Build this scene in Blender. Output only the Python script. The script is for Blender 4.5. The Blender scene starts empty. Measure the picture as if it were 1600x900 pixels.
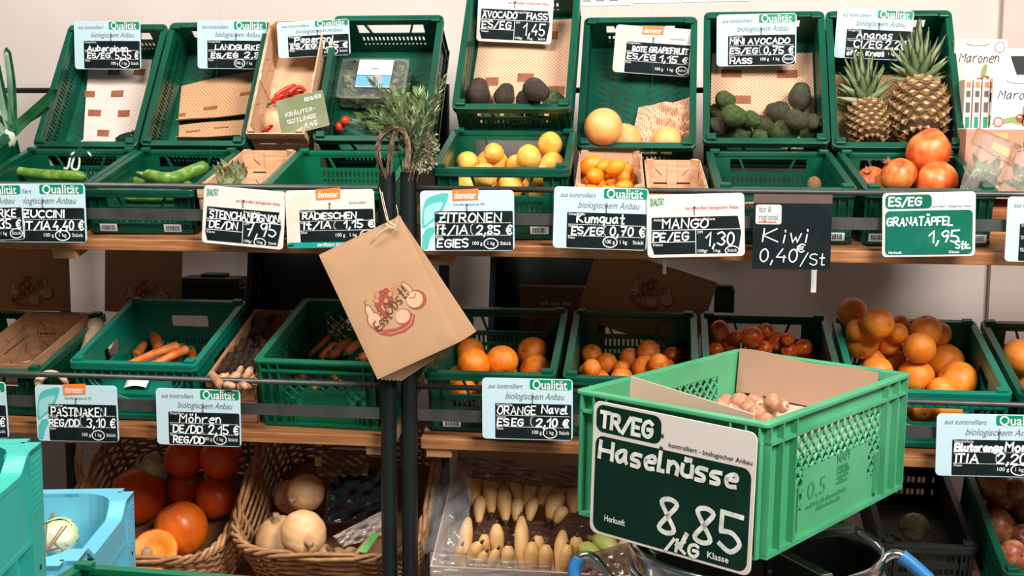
import bpy, math, random
from math import sin, cos, tan, pi, radians as R
from mathutils import Vector as V, Matrix as MX, Euler

C = bpy.context.scene.collection
SC = bpy.context.scene
rng = random.Random(7)

# ------------------------------------------------------------------ camera
F_PX = 1931.0
CAM = V((0.29, -2.75, 1.45))
CAMR = (MX.Rotation(R(7.5), 3, 'Z') @ MX.Rotation(R(90 - 6.65), 3, 'X') @ MX.Rotation(R(0.3), 3, 'Z'))
cd = bpy.data.cameras.new('camera')
cam = bpy.data.objects.new('camera', cd)
C.objects.link(cam)
cam.matrix_world = MX.Translation(CAM) @ CAMR.to_4x4()
cd.sensor_width = 36.0
cd.lens = 36.0 * F_PX / 1600.0
cd.clip_start = 0.05
SC.camera = cam

# ------------------------------------------------------------------ light
world = bpy.data.worlds.new('shop')
SC.world = world
world.use_nodes = True
wn = world.node_tree
wn.nodes.clear()
_o = wn.nodes.new('ShaderNodeOutputWorld')
_b = wn.nodes.new('ShaderNodeBackground')
_b.inputs['Color'].default_value = (1.0, 0.97, 0.95, 1)
_b.inputs['Strength'].default_value = 0.075
wn.links.new(_b.outputs[0], _o.inputs[0])


def area_light(name, loc, aim, sx, sy, power, col):
    ld = bpy.data.lights.new(name, 'AREA')
    ld.shape = 'RECTANGLE'
    ld.size, ld.size_y, ld.energy, ld.color = sx, sy, power, col
    o = bpy.data.objects.new(name, ld)
    C.objects.link(o)
    o.location = loc
    o.rotation_euler = (V(aim) - V(loc)).to_track_quat('-Z', 'Y').to_euler()
    return o


area_light('shop_window_light', (1.9, -2.5, 3.3), (0.0, 0.0, 0.95), 1.4, 1.0, 170, (1.0, 0.965, 0.92))
area_light('ceiling_lamp_light', (-0.9, -1.5, 3.4), (-0.3, 0.0, 1.0), 1.3, 0.6, 75, (1.0, 0.95, 0.88))
SC.view_settings.view_transform = 'Standard'
SC.view_settings.look = 'None'
SC.view_settings.gamma = 1.0
SC.view_settings.use_curve_mapping = False
SC.view_settings.exposure = 0.30


# ------------------------------------------------------------------ pixel rays
def ray(px, py):
    return (CAMR @ V(((px - 800) / F_PX, (450 - py) / F_PX, -1.0)))      # depth-normalised


def hit(px, py, p0, n):
    d = ray(px, py)
    t = (V(p0) - CAM).dot(V(n)) / d.dot(V(n))
    return CAM + d * t


def hitY(px, py, Y):
    return hit(px, py, (0, Y, 0), (0, 1, 0))


def proj(p):
    q = CAMR.transposed() @ (V(p) - CAM)
    return (800 + F_PX * q.x / -q.z, 450 - F_PX * q.y / -q.z, -q.z)


# ------------------------------------------------------------------ materials
MATS = {}


def mat(name, col, rough=0.5, metal=0.0, var=0.0, vscale=8.0, bump=0.0, bscale=60.0, spec=0.5, trans=0.0, coat=0.0,
        col2=None, c2scale=4.0, c2lo=0.45, c2hi=0.65, sss=0.0, stretch=None, emis=None):
    if name in MATS:
        return MATS[name]
    m = bpy.data.materials.new(name)
    m.use_nodes = True
    nt = m.node_tree
    b = nt.nodes['Principled BSDF']
    L = nt.links.new
    b.inputs['Base Color'].default_value = (*col, 1)
    b.inputs['Roughness'].default_value = rough
    b.inputs['Metallic'].default_value = metal
    b.inputs['Specular IOR Level'].default_value = spec
    b.inputs['Transmission Weight'].default_value = trans
    b.inputs['Coat Weight'].default_value = coat
    if sss:
        b.inputs['Subsurface Weight'].default_value = sss
        b.inputs['Subsurface Radius'].default_value = (0.01, 0.004, 0.002)
    tc = nt.nodes.new('ShaderNodeTexCoord')
    src = tc.outputs['Object']
    if stretch:
        mp = nt.nodes.new('ShaderNodeMapping')
        mp.inputs['Scale'].default_value = stretch
        L(src, mp.inputs[0])
        src = mp.outputs[0]
    cs = None
    if col2:
        n2 = nt.nodes.new('ShaderNodeTexNoise')
        n2.inputs['Scale'].default_value = c2scale
        n2.inputs['Detail'].default_value = 4
        L(src, n2.inputs['Vector'])
        rp = nt.nodes.new('ShaderNodeValToRGB')
        rp.color_ramp.elements[0].position = c2lo
        rp.color_ramp.elements[1].position = c2hi
        rp.color_ramp.elements[0].color = (*col, 1)
        rp.color_ramp.elements[1].color = (*col2, 1)
        L(n2.outputs[0], rp.inputs[0])
        cs = rp.outputs[0]
    if var:
        n = nt.nodes.new('ShaderNodeTexNoise')
        n.inputs['Scale'].default_value = vscale
        n.inputs['Detail'].default_value = 5
        L(src, n.inputs['Vector'])
        mr = nt.nodes.new('ShaderNodeMapRange')
        mr.inputs[1].default_value, mr.inputs[2].default_value = 0.3, 0.7
        mr.inputs[3].default_value, mr.inputs[4].default_value = 1 - var, 1 + var
        L(n.outputs[0], mr.inputs[0])
        hs = nt.nodes.new('ShaderNodeHueSaturation')
        hs.inputs['Color'].default_value = (*col, 1)
        if cs:
            L(cs, hs.inputs['Color'])
        L(mr.outputs[0], hs.inputs['Value'])
        cs = hs.outputs[0]
    if cs:
        L(cs, b.inputs['Base Color'])
    if bump:
        n3 = nt.nodes.new('ShaderNodeTexNoise')
        n3.inputs['Scale'].default_value = bscale
        n3.inputs['Detail'].default_value = 3
        L(src, n3.inputs['Vector'])
        bp = nt.nodes.new('ShaderNodeBump')
        bp.inputs['Strength'].default_value = bump
        bp.inputs['Distance'].default_value = 0.004
        L(n3.outputs[0], bp.inputs['Height'])
        L(bp.outputs[0], b.inputs['Normal'])
    MATS[name] = m
    return m


def film_mat(name, col, alpha, rough=0.08):
    if name in MATS:
        return MATS[name]
    m = bpy.data.materials.new(name)
    m.use_nodes = True
    nt = m.node_tree
    b = nt.nodes['Principled BSDF']
    b.inputs['Base Color'].default_value = (*col, 1)
    b.inputs['Roughness'].default_value = rough
    b.inputs['Alpha'].default_value = alpha
    b.inputs['Coat Weight'].default_value = 1.0
    b.inputs['Coat Roughness'].default_value = 0.05
    MATS[name] = m
    return m


def card_mat(name, col, dot):
    """brown liner card with a regular pattern of punched dots"""
    if name in MATS:
        return MATS[name]
    m = mat(name, col, rough=0.85, var=0.06, vscale=14)
    nt = m.node_tree
    L = nt.links.new
    b = nt.nodes['Principled BSDF']
    old = b.inputs['Base Color'].links[0].from_socket
    tc = nt.nodes.new('ShaderNodeTexCoord')
    vo = nt.nodes.new('ShaderNodeTexVoronoi')
    vo.voronoi_dimensions = '2D'
    vo.inputs['Scale'].default_value = 130
    vo.inputs['Randomness'].default_value = 0.0
    mp = nt.nodes.new('ShaderNodeMapping')
    mp.inputs['Rotation'].default_value = (0, 0, R(45))
    L(tc.outputs['Object'], mp.inputs[0])
    L(mp.outputs[0], vo.inputs['Vector'])
    lt = nt.nodes.new('ShaderNodeMath')
    lt.operation = 'LESS_THAN'
    lt.inputs[1].default_value = 0.24
    L(vo.outputs['Distance'], lt.inputs[0])
    mx = nt.nodes.new('ShaderNodeMixRGB')
    mx.inputs['Color2'].default_value = (*dot, 1)
    L(old, mx.inputs['Color1'])
    L(lt.outputs[0], mx.inputs['Fac'])
    L(mx.outputs[0], b.inputs['Base Color'])
    return m


M_DG = mat('dark_green_plastic', (0.0012, 0.064, 0.034), 0.34, var=0.16, vscale=9, col2=(0.002, 0.095, 0.052), c2scale=5)
M_BG = mat('bright_green_plastic', (0.002, 0.125, 0.055), 0.38, var=0.12, vscale=7)
M_TG = mat('teal_green_plastic', (0.0, 0.165, 0.105), 0.38, var=0.12, vscale=7)
M_EG = mat('euro_green_plastic', (0.055, 0.33, 0.15), 0.42, var=0.10, vscale=5, col2=(0.10, 0.40, 0.21), c2scale=3)
M_TB = mat('turquoise_plastic', (0.03, 0.40, 0.33), 0.45, var=0.1, vscale=5)
M_LB = mat('light_blue_plastic', (0.13, 0.47, 0.62), 0.45, var=0.1, vscale=5)
M_SLOT = mat('floor_slot_shade', (0.002, 0.02, 0.012), 0.7)
M_WHITE = mat('white_card', (0.80, 0.80, 0.78), 0.6, var=0.04)
M_BLK = mat('black_ink', (0.008, 0.008, 0.009), 0.6)
M_PINE = mat('pine_board', (0.42, 0.16, 0.055), 0.6, var=0.22, vscale=6, stretch=(1.2, 22, 26), bump=0.15,
             col2=(0.56, 0.25, 0.10), c2scale=3)
M_PINE2 = mat('pine_block', (0.50, 0.24, 0.11), 0.65, var=0.15, vscale=10, stretch=(2, 14, 14))
M_STEEL = mat('dark_steel', (0.012, 0.017, 0.016), 0.38, metal=0.35, var=0.2)
M_RAIL = mat('worn_grey_steel', (0.085, 0.085, 0.08), 0.45, metal=0.6, var=0.25, vscale=20)
M_VEN = mat('veneer_wood', (0.62, 0.36, 0.20), 0.75, var=0.16, vscale=5, stretch=(4, 4, 30), bump=0.1,
            col2=(0.70, 0.46, 0.30), c2scale=3)
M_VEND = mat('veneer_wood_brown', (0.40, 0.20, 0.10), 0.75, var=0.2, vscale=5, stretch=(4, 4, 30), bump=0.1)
M_STAPLE = mat('staple_steel', (0.10, 0.08, 0.07), 0.4, metal=0.8)
M_CARD = card_mat('brown_liner_card', (0.56, 0.31, 0.16), (0.30, 0.13, 0.06))
M_CARDW = card_mat('pale_liner_card', (0.74, 0.60, 0.53), (0.50, 0.37, 0.33))
M_CARDP = card_mat('peach_liner_card', (0.68, 0.41, 0.26), (0.36, 0.17, 0.09))
M_NOTCH = mat('liner_notch_brown', (0.27, 0.085, 0.035), 0.85, var=0.2, vscale=40)
M_KRAFT = mat('kraft_paper', (0.47, 0.27, 0.145), 0.72, var=0.05, vscale=6, bump=0.06, bscale=9)
M_WALL = mat('plaster_wall', (0.66, 0.57, 0.52), 0.9, var=0.035, vscale=2.5, bump=0.08, bscale=30,
             col2=(0.70, 0.64, 0.60), c2scale=1.3)


# ------------------------------------------------------------------ mesh builder
class MB:
    def __init__(self):
        self.v, self.f, self.m = [], [], []

    def add(self, vs, fs, mi=0, T=None):
        k = len(self.v)
        self.v += [tuple(T @ V(p)) for p in vs] if T is not None else [tuple(p) for p in vs]
        self.f += [tuple(k + i for i in q) for q in fs]
        self.m += [mi] * len(fs)

    def box(self, x0, x1, y0, y1, z0, z1, mi=0, T=None):
        self.add([(x0, y0, z0), (x1, y0, z0), (x1, y1, z0), (x0, y1, z0), (x0, y0, z1), (x1, y0, z1), (x1, y1, z1), (x0, y1, z1)],
                 [(3, 2, 1, 0), (4, 5, 6, 7), (0, 1, 5, 4), (1, 2, 6, 5), (2, 3, 7, 6), (3, 0, 4, 7)], mi, T)

    def tube(self, pts, r, n=8, mi=0, T=None, caps=True, flat=1.0):
        pts = [V(p) for p in pts]
        N = len(pts)
        rr = r if isinstance(r, (list, tuple)) else [r] * N
        vs, fs = [], []
        up = None
        for i, p in enumerate(pts):
            d = (pts[min(i + 1, N - 1)] - pts[max(i - 1, 0)])
            d = d.normalized() if d.length > 1e-9 else V((0, 0, 1))
            if up is None:
                up = d.orthogonal().normalized()
            else:
                up = up - d * up.dot(d)
                up = up.normalized() if up.length > 1e-6 else d.orthogonal().normalized()
            s = d.cross(up)
            for k in range(n):
                a = 2 * pi * k / n
                vs.append(p + (up * cos(a) + s * sin(a) * flat) * rr[i])
        for i in range(N - 1):
            for k in range(n):
                fs.append((i * n + k, i * n + (k + 1) % n, (i + 1) * n + (k + 1) % n, (i + 1) * n + k))
        if caps:
            fs.append(tuple(range(n - 1, -1, -1)))
            fs.append(tuple((N - 1) * n + k for k in range(n)))
        self.add(vs, fs, mi, T)

    def lathe(self, prof, n=24, mi=0, T=None, rad=None):
        """prof: (r,z) bottom to top; rad(a,z)->multiplier"""
        vs, fs = [], []
        for r, z in prof:
            for k in range(n):
                a = 2 * pi * k / n
                q = r * (rad(a, z) if rad else 1)
                vs.append((q * cos(a), q * sin(a), z))
        for i in range(len(prof) - 1):
            for k in range(n):
                fs.append((i * n + k, i * n + (k + 1) % n, (i + 1) * n + (k + 1) % n, (i + 1) * n + k))
        fs.append(tuple(range(n - 1, -1, -1)))
        fs.append(tuple((len(prof) - 1) * n + k for k in range(n)))
        self.add(vs, fs, mi, T)

    def prism(self, poly, z0, z1, mi=0, T=None):
        n = len(poly)
        self.add([(x, y, z0) for x, y in poly] + [(x, y, z1) for x, y in poly],
                 [tuple(range(n - 1, -1, -1)), tuple(range(n, 2 * n))] + [(i, (i + 1) % n, n + (i + 1) % n, n + i) for i in range(n)], mi, T)

    def ring(self, po, pi_, z0, z1, mi=0, T=None):
        n = len(po)
        vs = [(x, y, z0) for x, y in po] + [(x, y, z1) for x, y in po] + [(x, y, z0) for x, y in pi_] + [(x, y, z1) for x, y in pi_]
        fs = []
        for i in range(n):
            j = (i + 1) % n
            fs += [(i, j, n + j, n + i), (2 * n + j, 2 * n + i, 3 * n + i, 3 * n + j), (n + i, n + j, 3 * n + j, 3 * n + i),
                   (j, i, 2 * n + i, 2 * n + j)]
        self.add(vs, fs, mi, T)

    def panel(self, w, h, holes, t, mi=0, T=None, u0=0.0, v0=0.0):
        """plate in x (0..w), z (0..h), y 0..t with rectangular holes (a,b,c,d)"""
        us = sorted({u0, u0 + w} | {x for q in holes for x in q[:2] if u0 < x < u0 + w})
        ws = sorted({v0, v0 + h} | {x for q in holes for x in q[2:] if v0 < x < v0 + h})
        sol = {}
        nu, nw = len(us) - 1, len(ws) - 1
        for i in range(nu):
            cu = (us[i] + us[i + 1]) / 2
            hs = [q for q in holes if q[0] < cu < q[1]]
            for j in range(nw):
                cv = (ws[j] + ws[j + 1]) / 2
                sol[i, j] = not any(q[2] < cv < q[3] for q in hs)
        idx, vs, fs = {}, [], []

        def vid(i, j, s):
            if (i, j, s) not in idx:
                idx[i, j, s] = len(vs)
                vs.append((us[i], t * s, ws[j]))
            return idx[i, j, s]
        for (i, j), on in sol.items():
            if not on:
                continue
            fs.append((vid(i, j, 0), vid(i + 1, j, 0), vid(i + 1, j + 1, 0), vid(i, j + 1, 0)))
            fs.append((vid(i, j, 1), vid(i, j + 1, 1), vid(i + 1, j + 1, 1), vid(i + 1, j, 1)))
            for di, dj, a, b in ((-1, 0, (0, 1), (0, 0)), (1, 0, (1, 0), (1, 1)), (0, -1, (0, 0), (1, 0)), (0, 1, (1, 1), (0, 1))):
                if not sol.get((i + di, j + dj), False):
                    A, B = (i + a[0], j + a[1]), (i + b[0], j + b[1])
                    fs.append((vid(*A, 0), vid(*A, 1), vid(*B, 1), vid(*B, 0)))
        self.add(vs, fs, mi, T)

    def build(self, name, mats, parent=None, smooth=False, bevel=0.0, subd=0, angle=None, M=None):
        me = bpy.data.meshes.new(name)
        me.from_pydata(self.v, [], self.f)
        ms = mats if isinstance(mats, (list, tuple)) else [mats]
        for x in ms:
            me.materials.append(x)
        if len(ms) > 1:
            me.polygons.foreach_set('material_index', self.m)
        if smooth:
            me.polygons.foreach_set('use_smooth', [True] * len(self.f))
            if angle:
                me.set_sharp_from_angle(angle=R(angle))
        me.update()
        o = bpy.data.objects.new(name, me)
        C.objects.link(o)
        if parent is not None:
            o.parent = parent
        if M is not None:
            o.matrix_world = M
        if bevel:
            md = o.modifiers.new('bevel', 'BEVEL')
            md.width, md.segments, md.limit_method = bevel, 2, 'ANGLE'
        if subd:
            md = o.modifiers.new('subd', 'SUBSURF')
            md.levels = md.render_levels = subd
        return o


def empty(name, M=None):
    o = bpy.data.objects.new(name, None)
    o.empty_display_size = 0.05
    C.objects.link(o)
    if M is not None:
        o.matrix_world = M
    return o


def tag(o, label, cat, group=None, kind=None):
    if label:
        o['label'] = label
    if cat:
        o['category'] = cat
    if group:
        o['group'] = group
    if kind:
        o['kind'] = kind
    return o


def rrect(x0, x1, y0, y1, r, n=4):
    out = []
    for cx, cy, a0 in ((x1 - r, y1 - r, 0), (x0 + r, y1 - r, 90), (x0 + r, y0 + r, 180), (x1 - r, y0 + r, 270)):
        for k in range(n + 1):
            a = R(a0 + 90 * k / n)
            out.append((cx + r * cos(a), cy + r * sin(a)))
    return out


def basis(o, x, y, z):
    M = MX((x, y, z)).transposed().to_4x4()
    M.translation = o
    return M


# ------------------------------------------------------------------ setting: wall, floor
WALL_Y = 1.02
w = MB(); w.box(-4.5, 4.5, WALL_Y, WALL_Y + 0.12, 0, 3.2)
tag(w.build('wall_back', M_WALL), None, None, kind='structure')
w = MB(); w.box(-4.5, 4.5, -3.6, WALL_Y, -0.05, 0)
tag(w.build('floor', mat('floor_tile', (0.20, 0.18, 0.16), 0.5, var=0.1)), None, None, kind='structure')
# masonry pier projecting from the wall at the far right
pc = hitY(1568, 30, WALL_Y - 0.03)
w = MB(); w.box(pc.x, 4.5, WALL_Y - 0.03, WALL_Y, 0, 3.2)
tag(w.build('wall_pier', mat('pier_plaster', (0.62, 0.50, 0.44), 0.9, var=.03)), None, None, kind='structure')

# ------------------------------------------------------------------ shelves
SL = R(14.0)
Z1, Z2, Z3 = 1.222, 0.772, 0.28
def zs(Z0, Y): return Z0 + Y * tan(SL)

XP1, XP2 = hitY(614, 600, 0.02).x, hitY(646, 600, 0.02).x
SLOPE = MX.Rotation(SL, 4, 'X')


def shelf_unit(name, label, x0, x1, post_x, block_x):
    root = empty(name, MX.Translation((post_x, 0.02, 0)))
    tag(root, label, 'shelf')
    P = MX.Translation((-post_x, -0.02, 0))
    for Z0 in (Z1, Z2, Z3):
        T = P @ MX.Translation((0, 0, Z0)) @ SLOPE
        b = MB()
        for y0, y1 in ((0.0, 0.125), (0.14, 0.27), (0.285, 0.42)):
            b.box(x0, x1, y0, y1, -0.027, 0, T=T)
        b.build('shelf_board', M_PINE, root, bevel=0.002)
        for bx in block_x:
            k = MB(); k.box(bx - 0.03, bx + 0.03, 0.006, 0.41, -0.052, -0.0275, T=T)
            k.build('support_block', M_PINE2, root, bevel=0.002)
        if Z0 != Z3:
            for name_, dz, hh, rad in (('guard_bar', 0.128, 0, 0.0065), ('guard_rail', 0.062, 0.013, 0)):
                g = MB()
                if rad:
                    g.tube([(x0, -0.028, dz), (x1, -0.028, dz)], rad, 8, T=P @ MX.Translation((0, 0, Z0)))
                else:
                    g.box(x0, x1, -0.03, -0.024, dz - hh, dz + hh, T=P @ MX.Translation((0, 0, Z0)))
                g.build(name_, M_RAIL, root, smooth=bool(rad))
    p = MB()
    p.tube([(0, -0.045, 0), (0, -0.045, 1.385)], 0.0185, 20, caps=False)
    p.tube([(0, -0.045, 1.385), (0, -0.045, 1.2)], 0.0160, 20, caps=True)
    ring = [(0.0185 * cos(2 * pi * k / 20), 0.0185 * sin(2 * pi * k / 20) - 0.045) for k in range(20)]
    rin = [(0.016 * cos(2 * pi * k / 20), 0.016 * sin(2 * pi * k / 20) - 0.045) for k in range(20)]
    p.ring(ring, rin, 1.384, 1.386)
    p.build('front_post', M_STEEL, root, smooth=True, angle=40)
    for xx in (hitY(100, 420, 0.8).x if post_x > 0.5 * (x0 + x1) else x1 - 0.02, hitY(694, 180, .8).x if post_x < 0.5 * (x0 + x1) else hitY(640, 700, .8).x):
        p = MB(); p.tube([(xx - post_x, 0.78, 0), (xx - post_x, 0.78, 1.62)], 0.016, 14); p.build('rear_post', M_STEEL, root, smooth=True, angle=40)
    for yy, zz in ((0.56, 1.33), (0.72, 1.60)):
        p = MB(); p.tube([(x0 - post_x, yy, zz), (x1 - post_x, yy, zz)], 0.008, 10); p.build('rear_rail', M_STEEL, root, smooth=True, angle=40)
    return root


bxs = [hitY(102, 400, 0.02).x, hitY(585, 718, 0).x]
shelf_unit('produce_shelf', 'wooden two tier shelf on black steel tubes left of the twin posts', -2.3, XP1 - 0.02, XP1, [bxs[0], XP1 - 0.035])
shelf_unit('produce_shelf', 'wooden two tier shelf on black steel tubes right of the twin posts', XP2 + 0.02, 2.4, XP2,
           [XP2 + 0.06, hitY(1225, 415, 0.02).x])


# ------------------------------------------------------------------ crates
CR = {}


def slots(u0, u1, v0, v1, n_group, per=4, sw=0.0055, gap=0.0115, tooth=False):
    out = []
    for g in range(n_group):
        c = u0 + (u1 - u0) * (g + 0.5) / n_group
        for k in range(per):
            x = c + (k - (per - 1) / 2) * gap
            out.append((x - sw / 2, x + sw / 2, v0, v1))
    return out


def crate(key, label, M, w, l, h, m, style='fold', group='green plastic produce crates', sticker=None, floor_slots=True, name='produce_crate'):
    root = empty(name, M)
    tag(root, label, 'crate', group)
    t = 0.005
    hw = w / 2
    top = h - 0.012
    # walls:  local frames (x along the wall, y inward, z up)
    TF = MX.Translation((-hw, 0, 0))
    TB = MX.Translation((hw, l, 0)) @ MX.Rotation(pi, 4, 'Z')
    TL = MX.Translation((-hw, l, 0)) @ MX.Rotation(-pi / 2, 4, 'Z')
    TR = MX.Translation((hw, 0, 0)) @ MX.Rotation(pi / 2, 4, 'Z')
    for nm, T, W in (('front_wall', TF, w), ('back_wall', TB, w), ('side_wall', TL, l), ('side_wall', TR, l)):
        b = MB()
        end = nm != 'side_wall'
        z0 = 0.0
        if style == 'fold':
            hs = []
            if end:
                hs.append((W * 0.17, W * 0.83, h * 0.60, h * 0.86))
                hs += slots(W * 0.18, W * 0.82, h * 0.38, h * 0.52, 4, 4)
                hs += slots(W * 0.18, W * 0.82, h * 0.24, h * 0.33, 4, 4)
            else:
                hs += slots(W * 0.06, W * 0.94, h * 0.62, h * 0.80, 7, 4)
                hs += slots(W * 0.06, W * 0.94, h * 0.40, h * 0.54, 7, 4)
            b.panel(W, top, hs, t, T=T)
            for xx in (0.003, W * 0.10, W * 0.90, W - 0.007):
                b.box(xx, xx + 0.004, -0.006, 0.0, 0.012, top, T=T)
            b.box(0.0, W, -0.004, 0, h * 0.20, h * 0.20 + 0.004, T=T)
            b.box(0.0, W, -0.007, 0, 0.0, 0.010, T=T)
            if end:
                for s in (-1, 1):
                    x = W / 2 + s * W * 0.19
                    b.add([(x, 0, h * .60), (x + .006, 0, h * .60), (x + .006 + s * .013, 0, h * .86), (x + s * .013, 0, h * .86),
                           (x, t, h * .60), (x + .006, t, h * .60), (x + .006 + s * .013, t, h * .86), (x + s * .013, t, h * .86)],
                          [(0, 1, 2, 3), (7, 6, 5, 4), (0, 4, 5, 1), (1, 5, 6, 2), (2, 6, 7, 3), (3, 7, 4, 0)], T=T)
        elif style == 'truss':
            hs = []
            if end:
                hs.append((W * 0.20, W * 0.80, h * 0.42, h * 0.70) if nm == 'front_wall' else (W * 0.33, W * 0.67, h * 0.52, h * 0.74))
            else:
                hs.append((W * 0.36, W * 0.60, h * 0.45, h * 0.70))
            hs += slots(W * 0.12, W * 0.88, h * 0.16, h * 0.30, 5, 4)
            b.panel(W, top, hs, t, T=T)
            b.box(0, W, -0.009, 0, h * 0.72, h * 0.72 + 0.005, T=T)
            n = 13 if end else 17
            for k in range(n + 1):
                x = (W - 0.004) * k / n
                b.box(x, x + 0.004, -0.009, 0, h * 0.72, top, T=T)
            for s, xa in ((1, 0.10), (-1, 0.90)):
                pts = [(W * (xa + s * 0.02 * q * q), -0.004, h * (0.72 - 0.1 * q)) for q in range(5)]
                b.tube(pts, 0.0045, 6, T=T)
                b.tube([(p[0] + s * W * 0.04, p[1], p[2]) for p in pts], 0.0035, 6, T=T)
            for xx in (0.0, W * 0.055, W * 0.93, W - 0.004):
                b.box(xx, xx + 0.004, -0.008, 0.0, 0.0, top, T=T)
            b.box(0.0, W, -0.008, 0, 0.0, 0.012, T=T)
            b.box(0.0, W, -0.006, 0, h * 0.34, h * 0.34 + 0.004, T=T)
        elif style == 'plain':
            hs = slots(W * 0.1, W * 0.9, h * 0.3, h * 0.45, 6, 4) + slots(W * 0.1, W * 0.9, h * 0.6, h * 0.75, 6, 4)
            b.panel(W, top, hs, t, T=T)
            b.box(0.0, W, -0.006, 0, 0.0, 0.010, T=T)
            for xx in (0.0, W * 0.12, W * 0.88, W - 0.004):
                b.box(xx, xx + 0.004, -0.007, 0.0, 0.0, top, T=T)
        b.build(nm, m, root)
    fl = MB()
    fl.box(-hw + t, hw - t, t, l - t, 0.004, 0.010)
    fo = fl.build('floor_panel', m, root)
    if floor_slots:
        s = MB()
        n = 13
        for k in range(n):
            y = 0.03 + (l - 0.12) * k / n
            for sg in (-1, 1):
                for q in range(3):
                    xa = 0.02 + q * (hw - 0.035) / 3
                    xb = xa + (hw - 0.035) / 3 - 0.012
                    s.add([(sg * xa, y + xa * 0.55, 0.0104), (sg * xb, y + xb * 0.55, 0.0104), (sg * xb, y + xb * 0.55 + 0.007, 0.0104),
                           (sg * xa, y + xa * 0.55 + 0.007, 0.0104)], [(0, 1, 2, 3)] if sg > 0 else [(3, 2, 1, 0)])
        s.build('floor_slots', M_SLOT, fo)  # flat dark strips on a solid floor, painting the shade of open slots
    r = MB()
    lip = 0.012
    r.ring(rrect(-hw - lip, hw + lip, -lip, l + lip, 0.016), rrect(-hw + t, hw - t, t, l - t, 0.006), h - 0.011, h)
    r.ring(rrect(-hw - lip, hw + lip, -lip, l + lip, 0.016), rrect(-hw - lip + .003, hw + lip - .003, -lip + .003, l + lip - .003, 0.014), h - 0.019, h - 0.011)
    r.build('rim', m, root, bevel=0.002)
    for sx in (-1, 1):
        for yy in (-0.004, l - 0.014):
            c = MB()
            x = sx * hw
            c.box(min(x, x - sx * 0.018) - 0.003, max(x, x - sx * 0.018) + 0.003, yy, yy + 0.018, h - 0.002, h + 0.008)
            c.build('stacking_lug', m, root, bevel=0.002)
    for i, (sxc, szc, sw) in enumerate(sticker or []):
        s = MB()
        T = MX.Translation((sxc * w - hw, -0.0078, szc * h))
        s.box(-sw / 2, sw / 2, 0, 0.0006, -0.009, 0.009, T=T)
        so = s.build('barcode_label', M_WHITE, root)
        bb = MB()
        q = -sw / 2 + 0.005
        rr = random.Random(i + len(label))
        while q < sw / 2 - 0.006:
            wd = rr.choice((0.0008, 0.0014, 0.002))
            bb.box(q, q + wd, -0.0004, 0, -0.006, 0.006, T=T)
            q += wd + rr.choice((0.001, 0.0016))
        bb.build('barcode', M_BLK, so)
    CR[key] = dict(root=root, M=M.copy(), inv=M.inverted(), w=w, l=l, h=h, t=t, f=0.0108)
    return CR[key]


def M_shelf(Z0, xl, xr, rim_y_px, h, y0=0.042, extra=0.0, dz=0.0, yaw=0.0):
    """crate frame on a sloping shelf: front rim spans pixel columns xl..xr at row rim_y_px"""
    a = SL + R(extra)
    Yr = y0 - sin(a) * h
    X0, X1 = hitY(xl, rim_y_px, Yr - 0.01).x, hitY(xr, rim_y_px, Yr - 0.01).x
    M = MX.Translation(((X0 + X1) / 2, y0, zs(Z0, y0) + dz + 0.001)) @ MX.Rotation(R(yaw), 4, 'Z') @ MX.Rotation(a, 4, 'X')
    return M, X1 - X0 - 0.024


def M_back(xl, yl, xr, yr, Y, tilt, h, yaw=0.0):
    """crate leaning back at angle tilt whose front rim runs between two pixels on the plane y=Y"""
    A, B = hitY(xl, yl, Y), hitY(xr, yr, Y)
    a = R(tilt)
    Rm = MX.Rotation(R(yaw), 4, 'Z') @ MX.Rotation(a, 4, 'X')
    rim = (A + B) / 2
    off = Rm @ V((0, -0.012, h))
    return MX.Translation(rim - off) @ Rm, (B - A).length - 0.024
# front row, upper shelf
def front(key, label, Z0, xl, xr, ry, h, m, l=0.36, style='fold', extra=0.0, y0=0.042, dz=0.0, sticker=None, **kw):
    M, w = M_shelf(Z0, xl, xr, ry, h, y0, extra, dz, 2.5 if Z0 == Z1 else 0.5)
    M = MX.Translation((0, 0, .003)) @ M
    return crate(key, label, M, w, l, h, m, style, sticker=sticker, **kw)


ST2 = [(0.17, 0.13, 0.042), (0.80, 0.13, 0.042)]
front('leek', 'dark green crate with leek leaves at the left photo edge', Z1, -206, -82, 285, 0.125, M_DG, extra=8, y0=0.045)
front('zucA', 'dark green crate holding a single courgette and a white paper tie', Z1, -68, 122, 302, 0.108, M_DG, sticker=ST2)
front('zucB', 'dark green crate holding several courgettes beside the wooden mushroom basket', Z1, 127, 300, 302, 0.108, M_DG, sticker=ST2)
front('rad', 'empty bright green crate behind the radish price sign', Z1, 402, 606, 298, 0.108, M_BG)
front('lem', 'dark green crate filled with lemons', Z1, 672, 889, 272, 0.166, M_DG, sticker=ST2, l=0.35)
front('kiwi', 'dark green crate with brown liner card behind the black kiwi sign', Z1, 1118, 1341, 303, 0.125, M_DG, extra=-2, sticker=[(0.1, .13, .042), (0.88, 0.13, 0.048)])
front('pom', 'dark green crate piled with pomegranates', Z1, 1349, 1562, 303, 0.125, M_DG, extra=-2, sticker=[(0.10, .13, .042), (0.88, 0.13, 0.055)])


def back(key, label, xl, yl, xr, yr, Y, tilt, h, m, l=0.39, **kw):
    M, w = M_back(xl, yl, xr, yr, Y, tilt, h)
    return crate(key, label, M, w, l, h, m, 'fold', **kw)


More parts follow.
